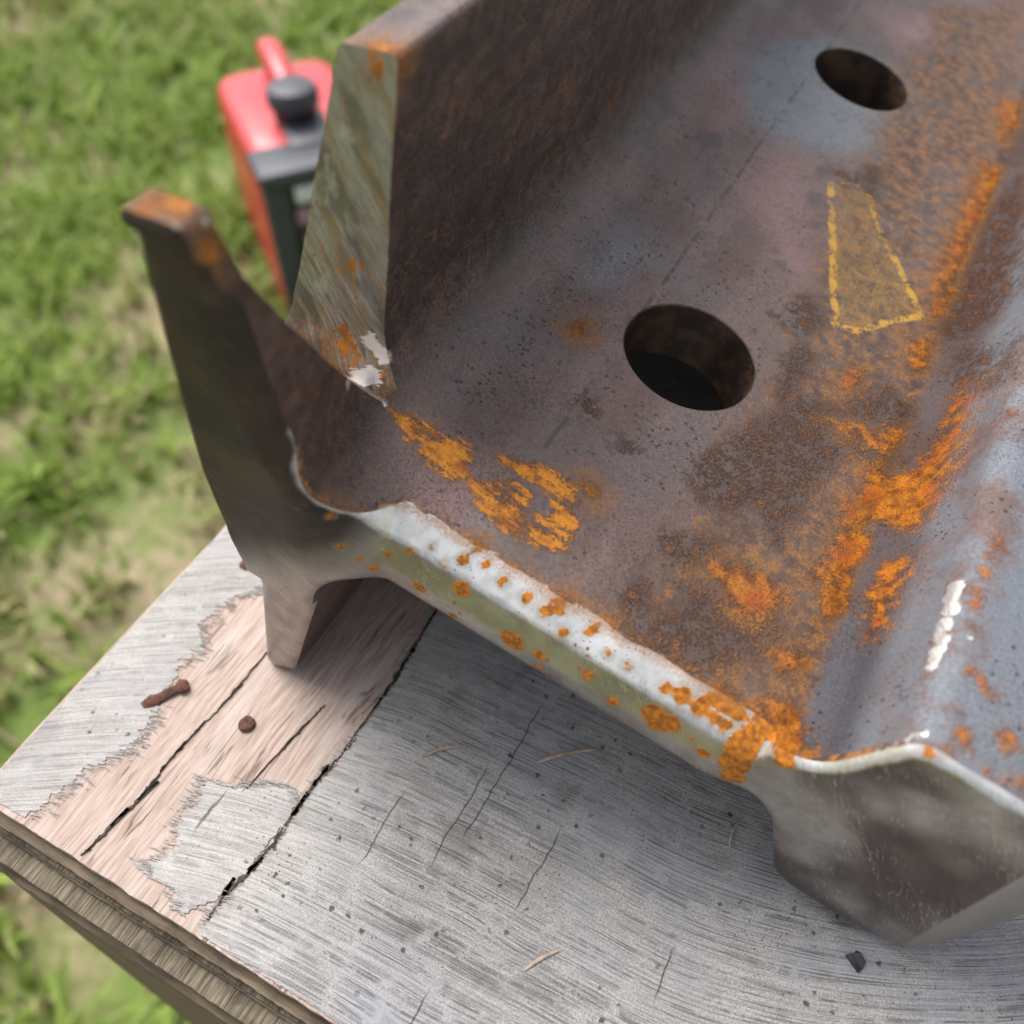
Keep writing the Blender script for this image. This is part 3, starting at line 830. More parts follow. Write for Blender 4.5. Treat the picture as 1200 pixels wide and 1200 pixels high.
    rough = t.mixf(t.mx(mo, t.mul(sp, .8)), rough, .88)
    met = t.mixf(hm, t.mixf(bm_, .92, .70), .05)
    t.bs(Base_Color=col, Roughness=rough, Metallic=t.mul(t.inv(t.mx(t.mx(mo, sp), rim)), met), Specular_IOR_Level=t.mixf(hm, .5, .22))
    t.bump(t.add(t.add(t.mul(br, .45), t.mul(br2, .25)), t.add(t.mul(mo, .8), t.mul(t.mul(fine, bm_), .10))), .38, .00022)
    return t.m

def cutface_mat():
    """disc-cut face of the foot: diagonal scratches, olive and orange flash rust"""
    t = NT('disc_cut_steel')
    v = t.obj()
    x, y, z = t.xyz(v)
    r1 = t.noise(t.mapv(v, (170, 60, 2600), rot=(0, -.85, 0)), 1.0, 4, .7)
    r2 = t.noise(t.mapv(v, (70, 60, 330), rot=(0, -1.05, 0)), 1.0, 4, .6)
    r3 = t.noise(t.mapv(v, (60, 60, 170), (.4, .1, .7), rot=(0, -.95, 0)), 1.0, 3, .6, .4)
    mid = t.noise(v, 260, 5, .6)
    low = t.sstep(z, .050, .030)
    k = t.mul(t.sub(r1, .5), t.mixf(low, .38, .85))
    col = t.mix(t.sstep(t.add(.5, k), .33, .67), (.150, .140, .122), (.50, .48, .44))
    col = t.mix(t.mul(t.sstep(r2, .46, .62), .70), col, (.290, .195, .090))
    col = t.mix(t.mul(t.sstep(r3, .50, .62), .72), col, (.125, .125, .120))
    col = t.mix(t.mul(t.sstep(t.noise(t.mapv(v, (1, 1, .5), (.2, .6, 0)), 140, 4, .6), .58, .68), .45), col, (.60, .58, .54))
    rn = t.noise(t.mapv(v, (1, 1, .42)), 190, 5, .66)
    mo = t.sstep(rn, .585, .63)
    vd, vc = t.voro(v, 400)
    mo = t.mx(mo, t.mul(t.sstep(t.add(vd, t.mul(t.sub(mid, .5), .3)), .16, .09), t.sstep(t.noise(v, 100, 2, .5), .46, .56)))
    vd2, vc2 = t.voro(v, 1300)
    dot = t.mul(t.sstep(vd2, .25, .12), t.sstep(t.noise(v, 110, 3, .6), .47, .58))
    lowr = t.mul(t.sstep(z, .0215, .0195), t.sstep(t.noise(v, 1100, 4, .65), .46, .60))
    mo = t.mx(mo, t.mul(lowr, .45))
    col = t.mix(t.mul(dot, .8), col, (.13, .065, .025))
    col = t.mix(mo, col, t.mix(t.sstep(mid, .35, .65), (.30, .10, .012), (.64, .225, .016)))
    br = t.add(t.attr('bare'), t.mul(t.sub(t.noise(t.mapv(v, (300, 100, 2300), rot=(0, .55, 0)), 1.0, 2, .6), .5), 3.6))
    mw = t.sstep(br, -.1, .35)
    col = t.mix(mw, col, (.86, .85, .83))
    t.bs(Base_Color=col, Roughness=t.mixf(mo, t.mixf(mw, .42, .5), .88), Metallic=t.mul(t.inv(mo), t.mixf(mw, .50, .2)))
    t.bump(t.add(t.mul(r1, .7), t.mul(mo, .6)), .32, .0003)
    return t.m

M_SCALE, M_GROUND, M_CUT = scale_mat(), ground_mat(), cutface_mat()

# --- split into parts keeping the smooth normals ---------------------------------------------
rail_me.shade_smooth()
rail_me.set_sharp_from_angle(angle=math.radians(32))
npoly = len(rail_me.polygons); nl = len(rail_me.loops)
ls = np.zeros(npoly, int); rail_me.polygons.foreach_get('loop_start', ls)
lt = np.zeros(npoly, int); rail_me.polygons.foreach_get('loop_total', lt)
lv = np.zeros(nl, int); rail_me.loops.foreach_get('vertex_index', lv)
mi = np.zeros(npoly, int); rail_me.polygons.foreach_get('material_index', mi)
cn = np.zeros(nl * 3, np.float32); rail_me.corner_normals.foreach_get('vector', cn); cn = cn.reshape(-1, 3)
pol_of_loop = np.repeat(np.arange(npoly), lt)
cen = np.zeros((npoly, 3))
for k in range(3):
    cen[:, k] = np.bincount(pol_of_loop, weights=flatco[lv, k], minlength=npoly) / lt
cls = np.where(cen[:, 0] < 0.0165, 0, np.where(cen[:, 0] > 0.1005, 2, 1))
claw = (cls == 0) & (cen[:, 1] < 0.1058) & (cen[:, 2] > 0.0145)
cls[claw] = 3

rail = empty('rail_anvil', 'rusty offcut of railway rail lying on its side, notched foot and two bolt holes', 'railway rail', RAIL_M)
ATTRS = [a.name for a in rail_me.attributes if a.data_type == 'FLOAT' and a.domain == 'POINT']
attr_np = {}
for nm in ATTRS:
    arr = np.zeros(nv, np.float32); rail_me.attributes[nm].data.foreach_get('value', arr); attr_np[nm] = arr
for code, pname in ((0, 'foot'), (1, 'web'), (2, 'head'), (3, 'claw')):
    sel = np.where(cls == code)[0]
    lmask = np.isin(pol_of_loop, sel)
    lvs = lv[lmask]
    uv, invx = np.unique(lvs, return_inverse=True)
    counts = lt[sel]
    starts = np.concatenate([[0], np.cumsum(counts)[:-1]])
    me = bpy.data.meshes.new(pname)
    me.vertices.add(len(uv)); me.vertices.foreach_set('co', bent[uv].ravel())
    me.loops.add(len(lvs)); me.loops.foreach_set('vertex_index', invx.astype(np.int32))
    me.polygons.add(len(sel)); me.polygons.foreach_set('loop_start', starts.astype(np.int32))
    me.polygons.foreach_set('material_index', mi[sel].astype(np.int32))
    me.update(calc_edges=True)
    me.validate()
    for nm in ATTRS:
        a = me.attributes.new(nm, 'FLOAT', 'POINT')
        a.data.foreach_set('value', attr_np[nm][uv])
    me.shade_smooth()
    if len(me.loops) == int(lmask.sum()):
        me.normals_split_custom_set(cn[lmask].tolist())
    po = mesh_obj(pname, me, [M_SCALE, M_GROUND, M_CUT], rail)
    if pname == 'claw':
        po['label'] = 'dark pointed claw of the foot standing up in front of the notch'
bpy.data.meshes.remove(rail_me)

# ------------------------------------------------------------------ plywood box (work bench) under the rail
FR, LE, RE, BK = 0.0180, -0.1505, 0.62, 0.95        # front y, left x, right x, back y

def wood_top_mat(name, grey):
    t = NT(name)
    v = t.obj()
    x, y, z = t.xyz(v)
    warp = t.mul(t.sub(t.noise(v, 12, 2, .5), .5), .006)
    if grey:
        xr = t.math('MAXIMUM', t.add(x, .01), 0.0)
        xl = t.math('MINIMUM', t.add(x, .06), 0.0)
        g = t.sub(t.mul(t.mul(xr, xr), 4.0), t.mul(t.mul(xl, xl), 4.0))
        vv = t.add(t.sub(y, g), warp)
        gv = t.comb(t.mul(x, .05), vv, z)
        gl = t.comb(t.mul(x, .16), vv, z)
        gx = t.mul(t.sub(t.noise(v, 300, 3, .6), .5), .00022)
        gv = t.comb(t.mul(x, .05), t.add(vv, t.mul(gx, .6)), z)
        gl = t.comb(t.mul(x, .010), t.add(vv, gx), z)
        fine = t.noise(gv, 1900, 4, .68)
        grain = t.noise(v, 2300, 3, .65)
        ln = t.noise(gl, 1150, 2, .5)
        line = t.math('ABSOLUTE', t.sub(ln, .5))
        line2 = t.math('ABSOLUTE', t.sub(t.noise(t.mapv(gl, loc=(.3, .7, 0)), 1700, 2, .5), .52))
        tone = t.noise(v, 24, 5, .62)
        tone2 = t.noise(t.mapv(v, loc=(.4, .2, 0)), 55, 5, .65)
        col = t.mix(t.sstep(fine, .28, .70), (.325, .310, .298), (.435, .422, .408))
        col = t.mix(1.0, col, t.mix(t.sstep(grain, .3, .7), (.68, .68, .68), (1.28, 1.28, 1.28)), 'MULTIPLY')
        col = t.mix(t.mul(t.sstep(tone, .46, .66), .45), col, (.30, .305, .340))
        col = t.mix(t.mul(t.sstep(tone2, .50, .72), .4), col, (.225, .215, .190))
        col = t.mix(t.mul(t.sstep(t.noise(t.mapv(v, loc=(.9, .3, 0)), 30, 4, .6), .52, .66), .45), col, (.345, .350, .400))
        col = t.mix(t.mul(t.sstep(t.noise(t.mapv(v, loc=(.1, .6, 0)), 48, 5, .65), .56, .68), .5), col, (.165, .158, .150))
        bright = t.sstep(x, -.055, -.088)
        col = t.mix(t.mul(bright, .42), col, t.mix(t.sstep(fine, .3, .7), (.36, .335, .315), (.56, .535, .51)))
        lm = t.mx(t.sstep(line, .028, .012), t.mul(t.sstep(line2, .022, .010), .45))
        lm = t.mul(lm, t.sstep(t.noise(v, 170, 4, .7), .36, .56))
        lm = t.mul(lm, t.sstep(t.noise(t.comb(t.mul(x, .12), vv, z), 300, 2, .5), .30, .50, .35, 1.0))
        lm = t.mul(lm, t.mixf(bright, 1.0, .55))
        lm = t.mul(lm, t.sstep(grain, .25, .5))
        col = t.mix(t.mul(lm, .62), col, (.070, .064, .058))
        # cracks along the board, knots of dirt
        for (cx, cy0, cy1, k) in ((-.0463, .060, .100, .03), (-.0640, .045, .066, .02), (-.0290, .052, .075, .04), (-.0500, .052, .080, .035), (.0030, .050, .064, .05), (-.0375, .018, .033, .04), (-.0999, .033, .0475, .02), (-.1003, .035, .045, .02)):
            wv = t.mul(t.sub(t.noise(t.comb(y, cx, 0.0), 90, 3, .6), .5), .0034)
            cl = t.sstep(t.math('ABSOLUTE', t.sub(t.add(x, wv), cx)), .00030, .00008)
            cl = t.mul(cl, t.mul(t.sstep(y, cy0, cy0 + .004), t.sstep(y, cy1, cy1 - .004)))
            col = t.mix(t.mul(cl, .8), col, (.055, .048, .042))
        vd, vc = t.voro(v, 260)
        dirt = t.mul(t.sstep(t.add(vd, t.mul(t.sub(t.noise(v, 1400, 3, .6), .5), .45)), .19, .10), t.sstep(t.noise(v, 40, 3, .6), .45, .56))
        vd2, vc2 = t.voro(v, 760)
        dirt = t.mx(dirt, t.mul(t.sstep(vd2, .20, .10), t.sstep(t.noise(t.mapv(v, loc=(.2, .7, 0)), 52, 3, .6), .50, .62)))
        col = t.mix(t.mul(dirt, .85), col, (.035, .032, .030))
        h = t.sub(t.add(t.mul(fine, .5), t.mul(t.noise(v, 900, 3, .6), .2)), t.mul(lm, .9))
        t.bs(Base_Color=col, Roughness=.82)
        t.bump(h, .7, .0004)
    else:
        xx = t.add(x, warp)
        gv = t.comb(xx, t.mul(y, .07), z)
        fine = t.noise(gv, 1300, 4, .62)
        band = t.noise(t.comb(xx, t.mul(y, .12), z), 170, 4, .6)
        col = t.mix(t.sstep(fine, .30, .68), (.315, .225, .182), (.50, .395, .345))
        col = t.mix(t.mul(t.sstep(band, .50, .72), .6), col, (.53, .465, .43))
        col = t.mix(t.mul(t.sstep(t.noise(v, 36, 4, .6), .54, .70), .40), col, (.50, .405, .33))
        ln = t.math('ABSOLUTE', t.sub(t.noise(t.comb(xx, t.mul(y, .06), z), 330, 3, .55), .5))
        lm = t.mul(t.sstep(ln, .022, .006), t.sstep(t.noise(t.comb(xx, t.mul(y, .35), z), 130, 3, .6), .50, .60))
        col = t.mix(t.mul(lm, .7), col, (.12, .075, .055))
        t.bs(Base_Color=col, Roughness=.80)
        t.bump(t.sub(t.mul(fine, .6), lm), .6, .0004)
    return t.m

M_GREY = wood_top_mat('weathered_grey_veneer', True)
M_PINK = wood_top_mat('bare_pinkish_ply', False)

def edge_mat(name, ca, cb, lines):
    t = NT(name)
    v = t.obj()
    n = t.noise(t.mapv(v, (2300, 90, 90) if lines else (40, 300, 1500)), 1.0, 4, .65)
    n2 = t.noise(v, 90, 5, .65)
    col = t.mix(t.sstep(n, .35, .65), ca, cb)
    col = t.mix(t.mul(t.sstep(n2, .5, .7), .55), col, tuple(c * .45 for c in ca))
    t.bs(Base_Color=col, Roughness=.88)
    t.bump(n, .8, .0006)
    return t.m

M_EDGE_D = edge_mat('ply_edge_dark', (.085, .062, .042), (.19, .145, .10), False)
M_EDGE_L = edge_mat('ply_edge_endgrain', (.085, .064, .042), (.27, .225, .16), True)
M_PANEL = edge_mat('box_side_plywood', (.115, .080, .052), (.22, .16, .11), False)

bench = empty('plywood_box', 'weathered plywood box with a peeling grey top, under the rusty rail', 'wooden box', loc=(0.2, 0.45, LAWN_Z))
bench_inv = Matrix.Translation((-0.2, -0.45, -LAWN_Z))

def bench_part(name, bm, mat, smooth=False, label=None):
    # built in world coordinates; keep them as object coordinates
    o = bm_obj(name, bm, mat, None, smooth)
    o.parent = bench
    o.matrix_parent_inverse = bench_inv
    if label:
        o['label'] = label
    return o

def ragged_slab(xmin, xmax, yfront, yback, z0, z1, jag, step=0.0012, seed=0.0, left_jag=0.0006):
    """thin layer whose front (and left) edge is weathered"""
    bm = bmesh.new()
    pts = []
    xs = np.arange(xmin, min(xmax, 0.12), step)
    for x in xs:
        y = yfront + jag * mnoise.noise(Vector((x * 160, seed, 0))) + jag * .6 * mnoise.noise(Vector((x * 620, seed, 4)))
        pts.append((x, y))
    pts += [(xmax, yfront), (xmax, yback)]
    for y in np.arange(yback, yfront + .006, -0.006):
        pts.append((xmin + left_jag * mnoise.noise(Vector((y * 90, seed, 8))), y))
    top = [bm.verts.new((x, y, z1)) for x, y in pts]
    bot = [bm.verts.new((x, y, z0)) for x, y in pts]
    n = len(pts)
    for k in range(n):
        bm.faces.new((top[k], top[(k + 1) % n], bot[(k + 1) % n], bot[k]))
    bm.faces.new(top); bm.faces.new(bot[::-1])
    return bm

# plies of the top sheet, from the bare one downwards, each edge standing a little further out
bench_part('ply', ragged_slab(LE, RE, FR, BK, -.0028, 0.0, .0004, seed=1), [M_PINK], label='bare pinkish ply showing where the grey veneer has peeled')
bench_part('ply', ragged_slab(LE + .0005, RE, FR - .0022, BK, -.0060, -.0030, .0004, seed=2), [M_EDGE_D])
bench_part('ply', ragged_slab(LE + .0002, RE, FR - .0029, BK, -.0070, -.0062, .0003, seed=3), [M_EDGE_L])
bench_part('ply', ragged_slab(LE + .0006, RE, FR - .0034, BK, -.0085, -.0072, .0003, seed=4), [M_EDGE_D])
bench_part('ply', ragged_slab(LE + .0002, RE, FR - .0078, BK, -.0135, -.0087, .00025, seed=5), [M_EDGE_L], label='thick ply with frayed pale end grain')
bench_part('ply', ragged_slab(LE + .0006, RE, FR - .0092, BK, -.0178, -.0137, .0003, seed=6), [M_EDGE_D])
# box below
def panel(x0, x1, y0, y1, z0, z1):
    bm = bmesh.new(); add_box(bm, x0, x1, y0, y1, z0, z1, .0015, 1); return bm
bench_part('side_panel', panel(LE + .006, RE - .01, FR - .0090, FR + .004, LAWN_Z, -.018), [M_PANEL])
bench_part('side_panel', panel(LE + .006, RE - .01, BK - .02, BK - .006, LAWN_Z, -.018), [M_PANEL])
bench_part('side_panel', panel(LE + .0055, LE + .019, FR + .0045, BK - .0205, LAWN_Z, -.018), [M_PANEL])
bench_part('side_panel', panel(RE - .024, RE - .0105, FR + .0045, BK - .0205, LAWN_Z, -.018), [M_PANEL])

def veneer(outline, z1, z0=0.0001, jag=0.0009, seed=0, step=0.0003, dirx=True):
    pts = []
    n = len(outline)
    for i in range(n):
        a = Vector(outline[i][:2]); b = Vector(outline[(i + 1) % n][:2])
        rough_e = outline[i][2]
        L = (b - a).length
        k = max(1, int(L / (step if rough_e else .02)))
        for j in range(k):
            p = a.lerp(b, j / k)
            if rough_e:
                # teeth follow the cross grain (x direction)
                o_ = jag * rough_e * (1.25 * mnoise.noise(Vector((p.y * 1500, seed, p.x * 60))) + .8 * mnoise.noise(Vector((p.y * 600, seed + 5, 0))) + .5 * mnoise.noise(Vector((p.x * 220, p.y * 220, seed))))
                p = Vector((p.x + o_, p.y + .25 * jag * mnoise.noise(Vector((p.x * 800, p.y * 800, seed + 3)))))
            pts.append(p)
    bm = bmesh.new()
    top = [bm.verts.new((p.x, p.y, z1)) for p in pts]
    bot = [bm.verts.new((p.x, p.y, z0)) for p in pts]
    n = len(pts)
    for k in range(n):
        bm.faces.new((top[k], top[(k + 1) % n], bot[(k + 1) % n], bot[k]))
    bm.faces.new(top); bm.faces.new(bot[::-1])
    return bm

VT = 0.00038
f0 = FR + .0006
crack = [(-.0850, f0), (-.0847, .0255), (-.0832, .0323), (-.0821, .0392), (-.0823, .0477), (-.0823, .0567), (-.0812, .0645), (-.0808, .0784), (-.0811, .0902), (-.0820, .1039), (-.0828, .1118), (-.0832, .20), (-.0822, .45), (-.0828, BK - .001)]
right_v = [(x, y, 1.0) for x, y in crack[:-1]] + [(crack[-1][0], crack[-1][1], 0), (RE - .001, BK - .001, 0), (RE - .001, f0, 0), (.15, f0, .6)]
bench_part('veneer', veneer(right_v, VT, seed=1), [M_GREY], label='large grey weathered veneer sheet carrying the rail head')
left_line = [(-.1418, f0 + .0006), (-.1355, .0194), (-.1334, .0285), (-.1319, .0351), (-.1279, .0421), (-.1269, .0489), (-.1282, .0533), (-.1317, .0675), (-.1303, .0725), (-.1345, .0775), (-.1336, .0849), (-.1316, .0902), (-.1278, .0948), (-.125, .110), (-.128, .2), (-.124, .4), (-.127, BK - .001)]
left_v = [(x, y, 2.0) for x, y in left_line[:-1]] + [(left_line[-1][0], left_line[-1][1], 0), (LE + .0012, BK - .001, .8), (LE + .0008, .10, .6), (LE + .001, f0, .6)]
bench_part('veneer', veneer(left_v, VT * .8, seed=2), [M_GREY], label='strip of whitish veneer along the left edge of the top')
patch_line = [(-.0907, f0 + .001), (-.0946, .0233), (-.1013, .0225), (-.1040, .0244), (-.1016, .0299), (-.1051, .0368), (-.1036, .0409), (-.1055, .0452), (-.0979, .0474), (-.0913, .0516), (-.0862, .0535), (-.0840, .0500)]
back_line = [(x - .0011 - .0009 * (i % 2), y) for i, (x, y) in list(enumerate(crack))[4:0:-1]]
patch_v = [(x, y, 1.6) for x, y in patch_line] + [(x, y, 1.0) for x, y in back_line]
bench_part('veneer', veneer(patch_v, VT * .9, seed=3), [M_GREY], label='small ragged patch of whitish veneer left beside the crack')

# torn fibres hanging on along the torn veneer edges
def splinters(lines, count, seed):
    r = random.Random(seed)
    bm = bmesh.new()
    for _ in range(count):
        ln_, side = r.choice(lines)
        i = r.randrange(len(ln_) - 1)
        a, b = ln_[i], ln_[i + 1]
        t_ = r.random()
        x = a[0] + (b[0] - a[0]) * t_ + side * abs(r.gauss(0, .0016)); y = a[1] + (b[1] - a[1]) * t_
        if y > .13 or y < .0195 or x < LE + .002:
            continue
        L = r.uniform(.0008, .0036); w = r.uniform(.00006, .00020); an = r.gauss(.06, .12)
        dx, dy = math.cos(an) * L / 2, math.sin(an) * L / 2
        z = r.uniform(.00012, .00042)
        p = [(x - dx, y - dy, .00003), (x - dx * .3, y - dy * .3 - w, z * .8), (x + dx, y + dy, z), (x - dx * .2, y - dy * .2 + w, z * .8)]
        lo_ = [bm.verts.new(q) for q in p]
        hi = [bm.verts.new((q[0], q[1], q[2] + .00012)) for q in p]
        for k in range(4):
            bm.faces.new((lo_[k], lo_[(k + 1) % 4], hi[(k + 1) % 4], hi[k]))
        bm.faces.new(hi); bm.faces.new(lo_[::-1])
    return bm
so_ = bench_part('splinter', splinters([([q[:2] for q in left_line[:14]], 1), ([q[:2] for q in patch_line], -1), ([q[:2] for q in crack[:11]], -.6)], 900, 5), [M_GREY])
so_['kind'] = 'stuff'

# open crack in the bare ply and dark seam beside the veneer: thin dark wood slivers let into recesses
M_CRACK = flat_mat('dark_crack_wood', (.060, .044, .034), .95, 0, .4, 400)
def sliver(pts, w, z):
    bm = bmesh.new()
    L = []; Rr = []
    n = len(pts)
    fine = []
    for a, b in zip(pts, pts[1:]):
        for j in range(22):
            fine.append(Vector(a).lerp(Vector(b), j / 12))
    fine.append(Vector(pts[-1]))
    m = len(fine)
    for i, p in enumerate(fine):
        t_ = i / (m - 1)
        ww = w * (math.sin(math.pi * min(1, t_ * 1.02)) ** .5 + .03) * (0.22 + 1.25 * abs(mnoise.noise(Vector((p.y * 520, p.x * 100, 3)))))
        ox = .0005 * mnoise.noise(Vector((p.y * 500, 1, 2))) + .0004 * mnoise.noise(Vector((p.y * 1600, 3, 2)))
        ww *= .75
        L.append((p.x - ww + ox, p.y)); Rr.append((p.x + ww + ox, p.y))
    vl = [bm.verts.new((x, y, z)) for x, y in L]; vr = [bm.verts.new((x, y, z)) for x, y in Rr]
    bl = [bm.verts.new((x, y, z - .0006)) for x, y in L]; br = [bm.verts.new((x, y, z - .0006)) for x, y in Rr]
    for i in range(m - 1):
        bm.faces.new((vl[i], vr[i], vr[i + 1], vl[i + 1]))
        bm.faces.new((vl[i], vl[i + 1], bl[i + 1], bl[i]))
        bm.faces.new((vr[i], br[i], br[i + 1], vr[i + 1]))
        bm.faces.new((bl[i], bl[i + 1], br[i + 1], br[i]))
    bm.faces.new((vl[0], bl[0], br[0], vr[0])); bm.faces.new((vl[-1], vr[-1], br[-1], bl[-1]))
    return bm
for pts, w in (([(-.1187, .0190), (-.1183, .0203), (-.1175, .0270), (-.1163, .0345), (-.1164, .0400)], .0008),
               ([(-.1167, .0430), (-.1165, .0474), (-.1160, .0530)], .0006),
               ([(-.1160, .0520), (-.1150, .0620), (-.1146, .0740)], .0003),
               ([(-.0966, .0470), (-.0950, .0596), (-.0938, .0680)], .00028),
               ([(-.0853, .0215), (-.0856, .0270), (-.0841, .0330), (-.0832, .0400)], .0011),
               ([(-.0834, .0400), (-.0832, .0480), (-.0831, .0560), (-.0820, .0640)], .0009),
               ([(-.0820, .0640), (-.0816, .0790), (-.0819, .0905), (-.0827, .1040), (-.0834, .1180)], .0008)):
    bench_part('crack', sliver(pts, w, .00045), [M_CRACK])

# nails driven into the top
M_NAIL = flat_mat('rusty_nail', (.14, .060, .040), .8, .2, .6, 900, bump=.6)
def nail_head(x, y, r):
    bm = bmesh.new()
    add_lathe(bm, [(r * .9, .0001), (r, .0005), (r * .82, .0011), (r * .35, .0013), (r * .05, .0013)], 20, x, y)
    for v in bm.verts:
        v.co.x += .0003 * mnoise.noise(v.co * 900); v.co.y += .0003 * mnoise.noise(v.co * 900 + Vector((4, 4, 4)))
    return bm
bench_part('nail', nail_head(-.1063, .0611, .0021), [M_NAIL], True, 'round rusty nail head in the bare ply')
bench_part('nail', nail_head(-.1362, .0990, .0020), [M_NAIL], True, 'rusty nail head by the left edge behind the rail foot')
bm = bmesh.new()
add_tube(bm, [(-.1319, .0531, .0002), (-.1308, .0551, .0005), (-.1299, .0563, .0006), (-.1283, .0590, .0007), (-.1268, .0612, .0008)], [(.0010, .0004), (.0016, .0006), (.0013, .0007), (.0014, .0007), (.0011, .0007)], 10)
add_tube(bm, [(-.1271, .0607, .0008), (-.1266, .0616, .0010), (-.1257, .0628, .0009)], [(.0015, .0009), (.0021, .0011), (.0014, .0009)], 12)
for v in bm.verts:
    v.co.x += .0005 * mnoise.noise(v.co * 700); v.co.y += .0005 * mnoise.noise(v.co * 700 + Vector((4, 4, 4)))
bench_part('nail', bm, [M_NAIL], True, 'rusty bent nail hammered flat across the veneer edge')

# ------------------------------------------------------------------ bits lying on the board
M_STRAW = flat_mat('dry_straw', (.42, .33, .24), .75, 0, .3, 500)
M_FLAKE = flat_mat('dark_scale_flake', (.045, .042, .045), .6, .2, .4, 500)
def straw(a, b, w, label, bow=.0006):
    a = Vector(a); b = Vector(b)
    bm = bmesh.new()
    d = (b - a); nrm = Vector((-d.y, d.x)).normalized()
    pts = []; rad = []
    for j in range(9):
        t_ = j / 8
        p = a.lerp(b, t_) + nrm * bow * math.sin(math.pi * t_)
        pts.append((p.x, p.y, VT + w * .55 + .0002 * math.sin(3 * t_)))
        rad.append((w * (.45 + .55 * math.sin(math.pi * (.15 + .8 * t_))), w * .45))
    add_tube(bm, pts, rad, 7)
    o = bm_obj('straw', bm, [M_STRAW], None)
    tag(o, label, 'straw', 'dry straws lying on the grey veneer')
    return o
straw((-.0648, .0738), (-.0574, .0809), .00045, 'short dry straw lying on grey veneer nearest the notch side of the rail')
straw((-.0403, .0852), (-.0299, .0943), .00050, 'longest dry straw, just in front of the middle of the web edge')
straw((.0059, .0873), (.0058, .0937), .00032, 'tiny straw lying in the shade beside the rail head')
straw((-.0222, .0442), (-.0177, .0508), .00040, 'pinkish straw near the front of the veneer', .0004)
bm = bmesh.new()
fl = [(.0341, .0776), (.0352, .0768), (.0372, .0754), (.0379, .0765), (.0381, .0780), (.0368, .0792), (.0359, .0795), (.0354, .0785)]
tp = [bm.verts.new((x, y, VT + .0007 + .0003 * ((i * 7) % 3 - 1))) for i, (x, y) in enumerate(fl)]
bt = [bm.verts.new((x, y, VT + .0001)) for x, y in fl]
for k in range(len(fl)):
    bm.faces.new((tp[k], tp[(k + 1) % len(fl)], bt[(k + 1) % len(fl)], bt[k]))
bm.faces.new(tp); bm.faces.new(bt[::-1])
tag(bm_obj('scale_flake', bm, [M_FLAKE], None, False), 'dark flake of scale lying on the veneer in front of the rail head', 'flake')

# ------------------------------------------------------------------ lawn
def lawn_mat():
    t = NT('lawn_soil')
    v = t.obj()
    n = t.noise(v, 3.0, 5, .6)
    n2 = t.noise(v, 40, 4, .65)
    col = t.mix(t.sstep(n, .42, .58), (.15, .22, .045), (.33, .26, .17))
    col = t.mix(t.sstep(n2, .4, .7), col, (.12, .16, .04))
    t.bs(Base_Color=col, Roughness=.95)
    return t.m
bm = bmesh.new()
bmesh.ops.create_grid(bm, x_segments=8, y_segments=8, size=120)
lawn = bm_obj('ground', bm, [lawn_mat()], None, False)
lawn.location = (0, 0, LAWN_Z)
tag(lawn, 'lawn ground of soil and short grass', None, None, 'structure')

def grass_mat():
    t = NT('grass_blades')
    a = t.attr('tint')
    b = t.attr('dry')
    col = t.mix(a, (.155, .265, .034), (.40, .53, .11))
    col = t.mix(b, col, (.50, .39, .25))
    t.bs(Base_Color=col, Roughness=.55)
    tr = t.t.nodes.new('ShaderNodeBsdfTranslucent')
    t.t.links.new(col, tr.inputs[0])
    ms = t.t.nodes.new('ShaderNodeMixShader')
    ms.inputs[0].default_value = .30
    t.t.links.new(t.b.outputs[0], ms.inputs[1]); t.t.links.new(tr.outputs[0], ms.inputs[2])
    t.t.links.new(ms.outputs[0], t.out.inputs[0])
    return t.m

def dryness(x, y):
    return np.array([mnoise.noise(Vector((a * 2.1, b * 2.1, 4.4))) + .5 * mnoise.noise(Vector((a * 6, b * 6, 1.4))) for a, b in zip(x, y)])

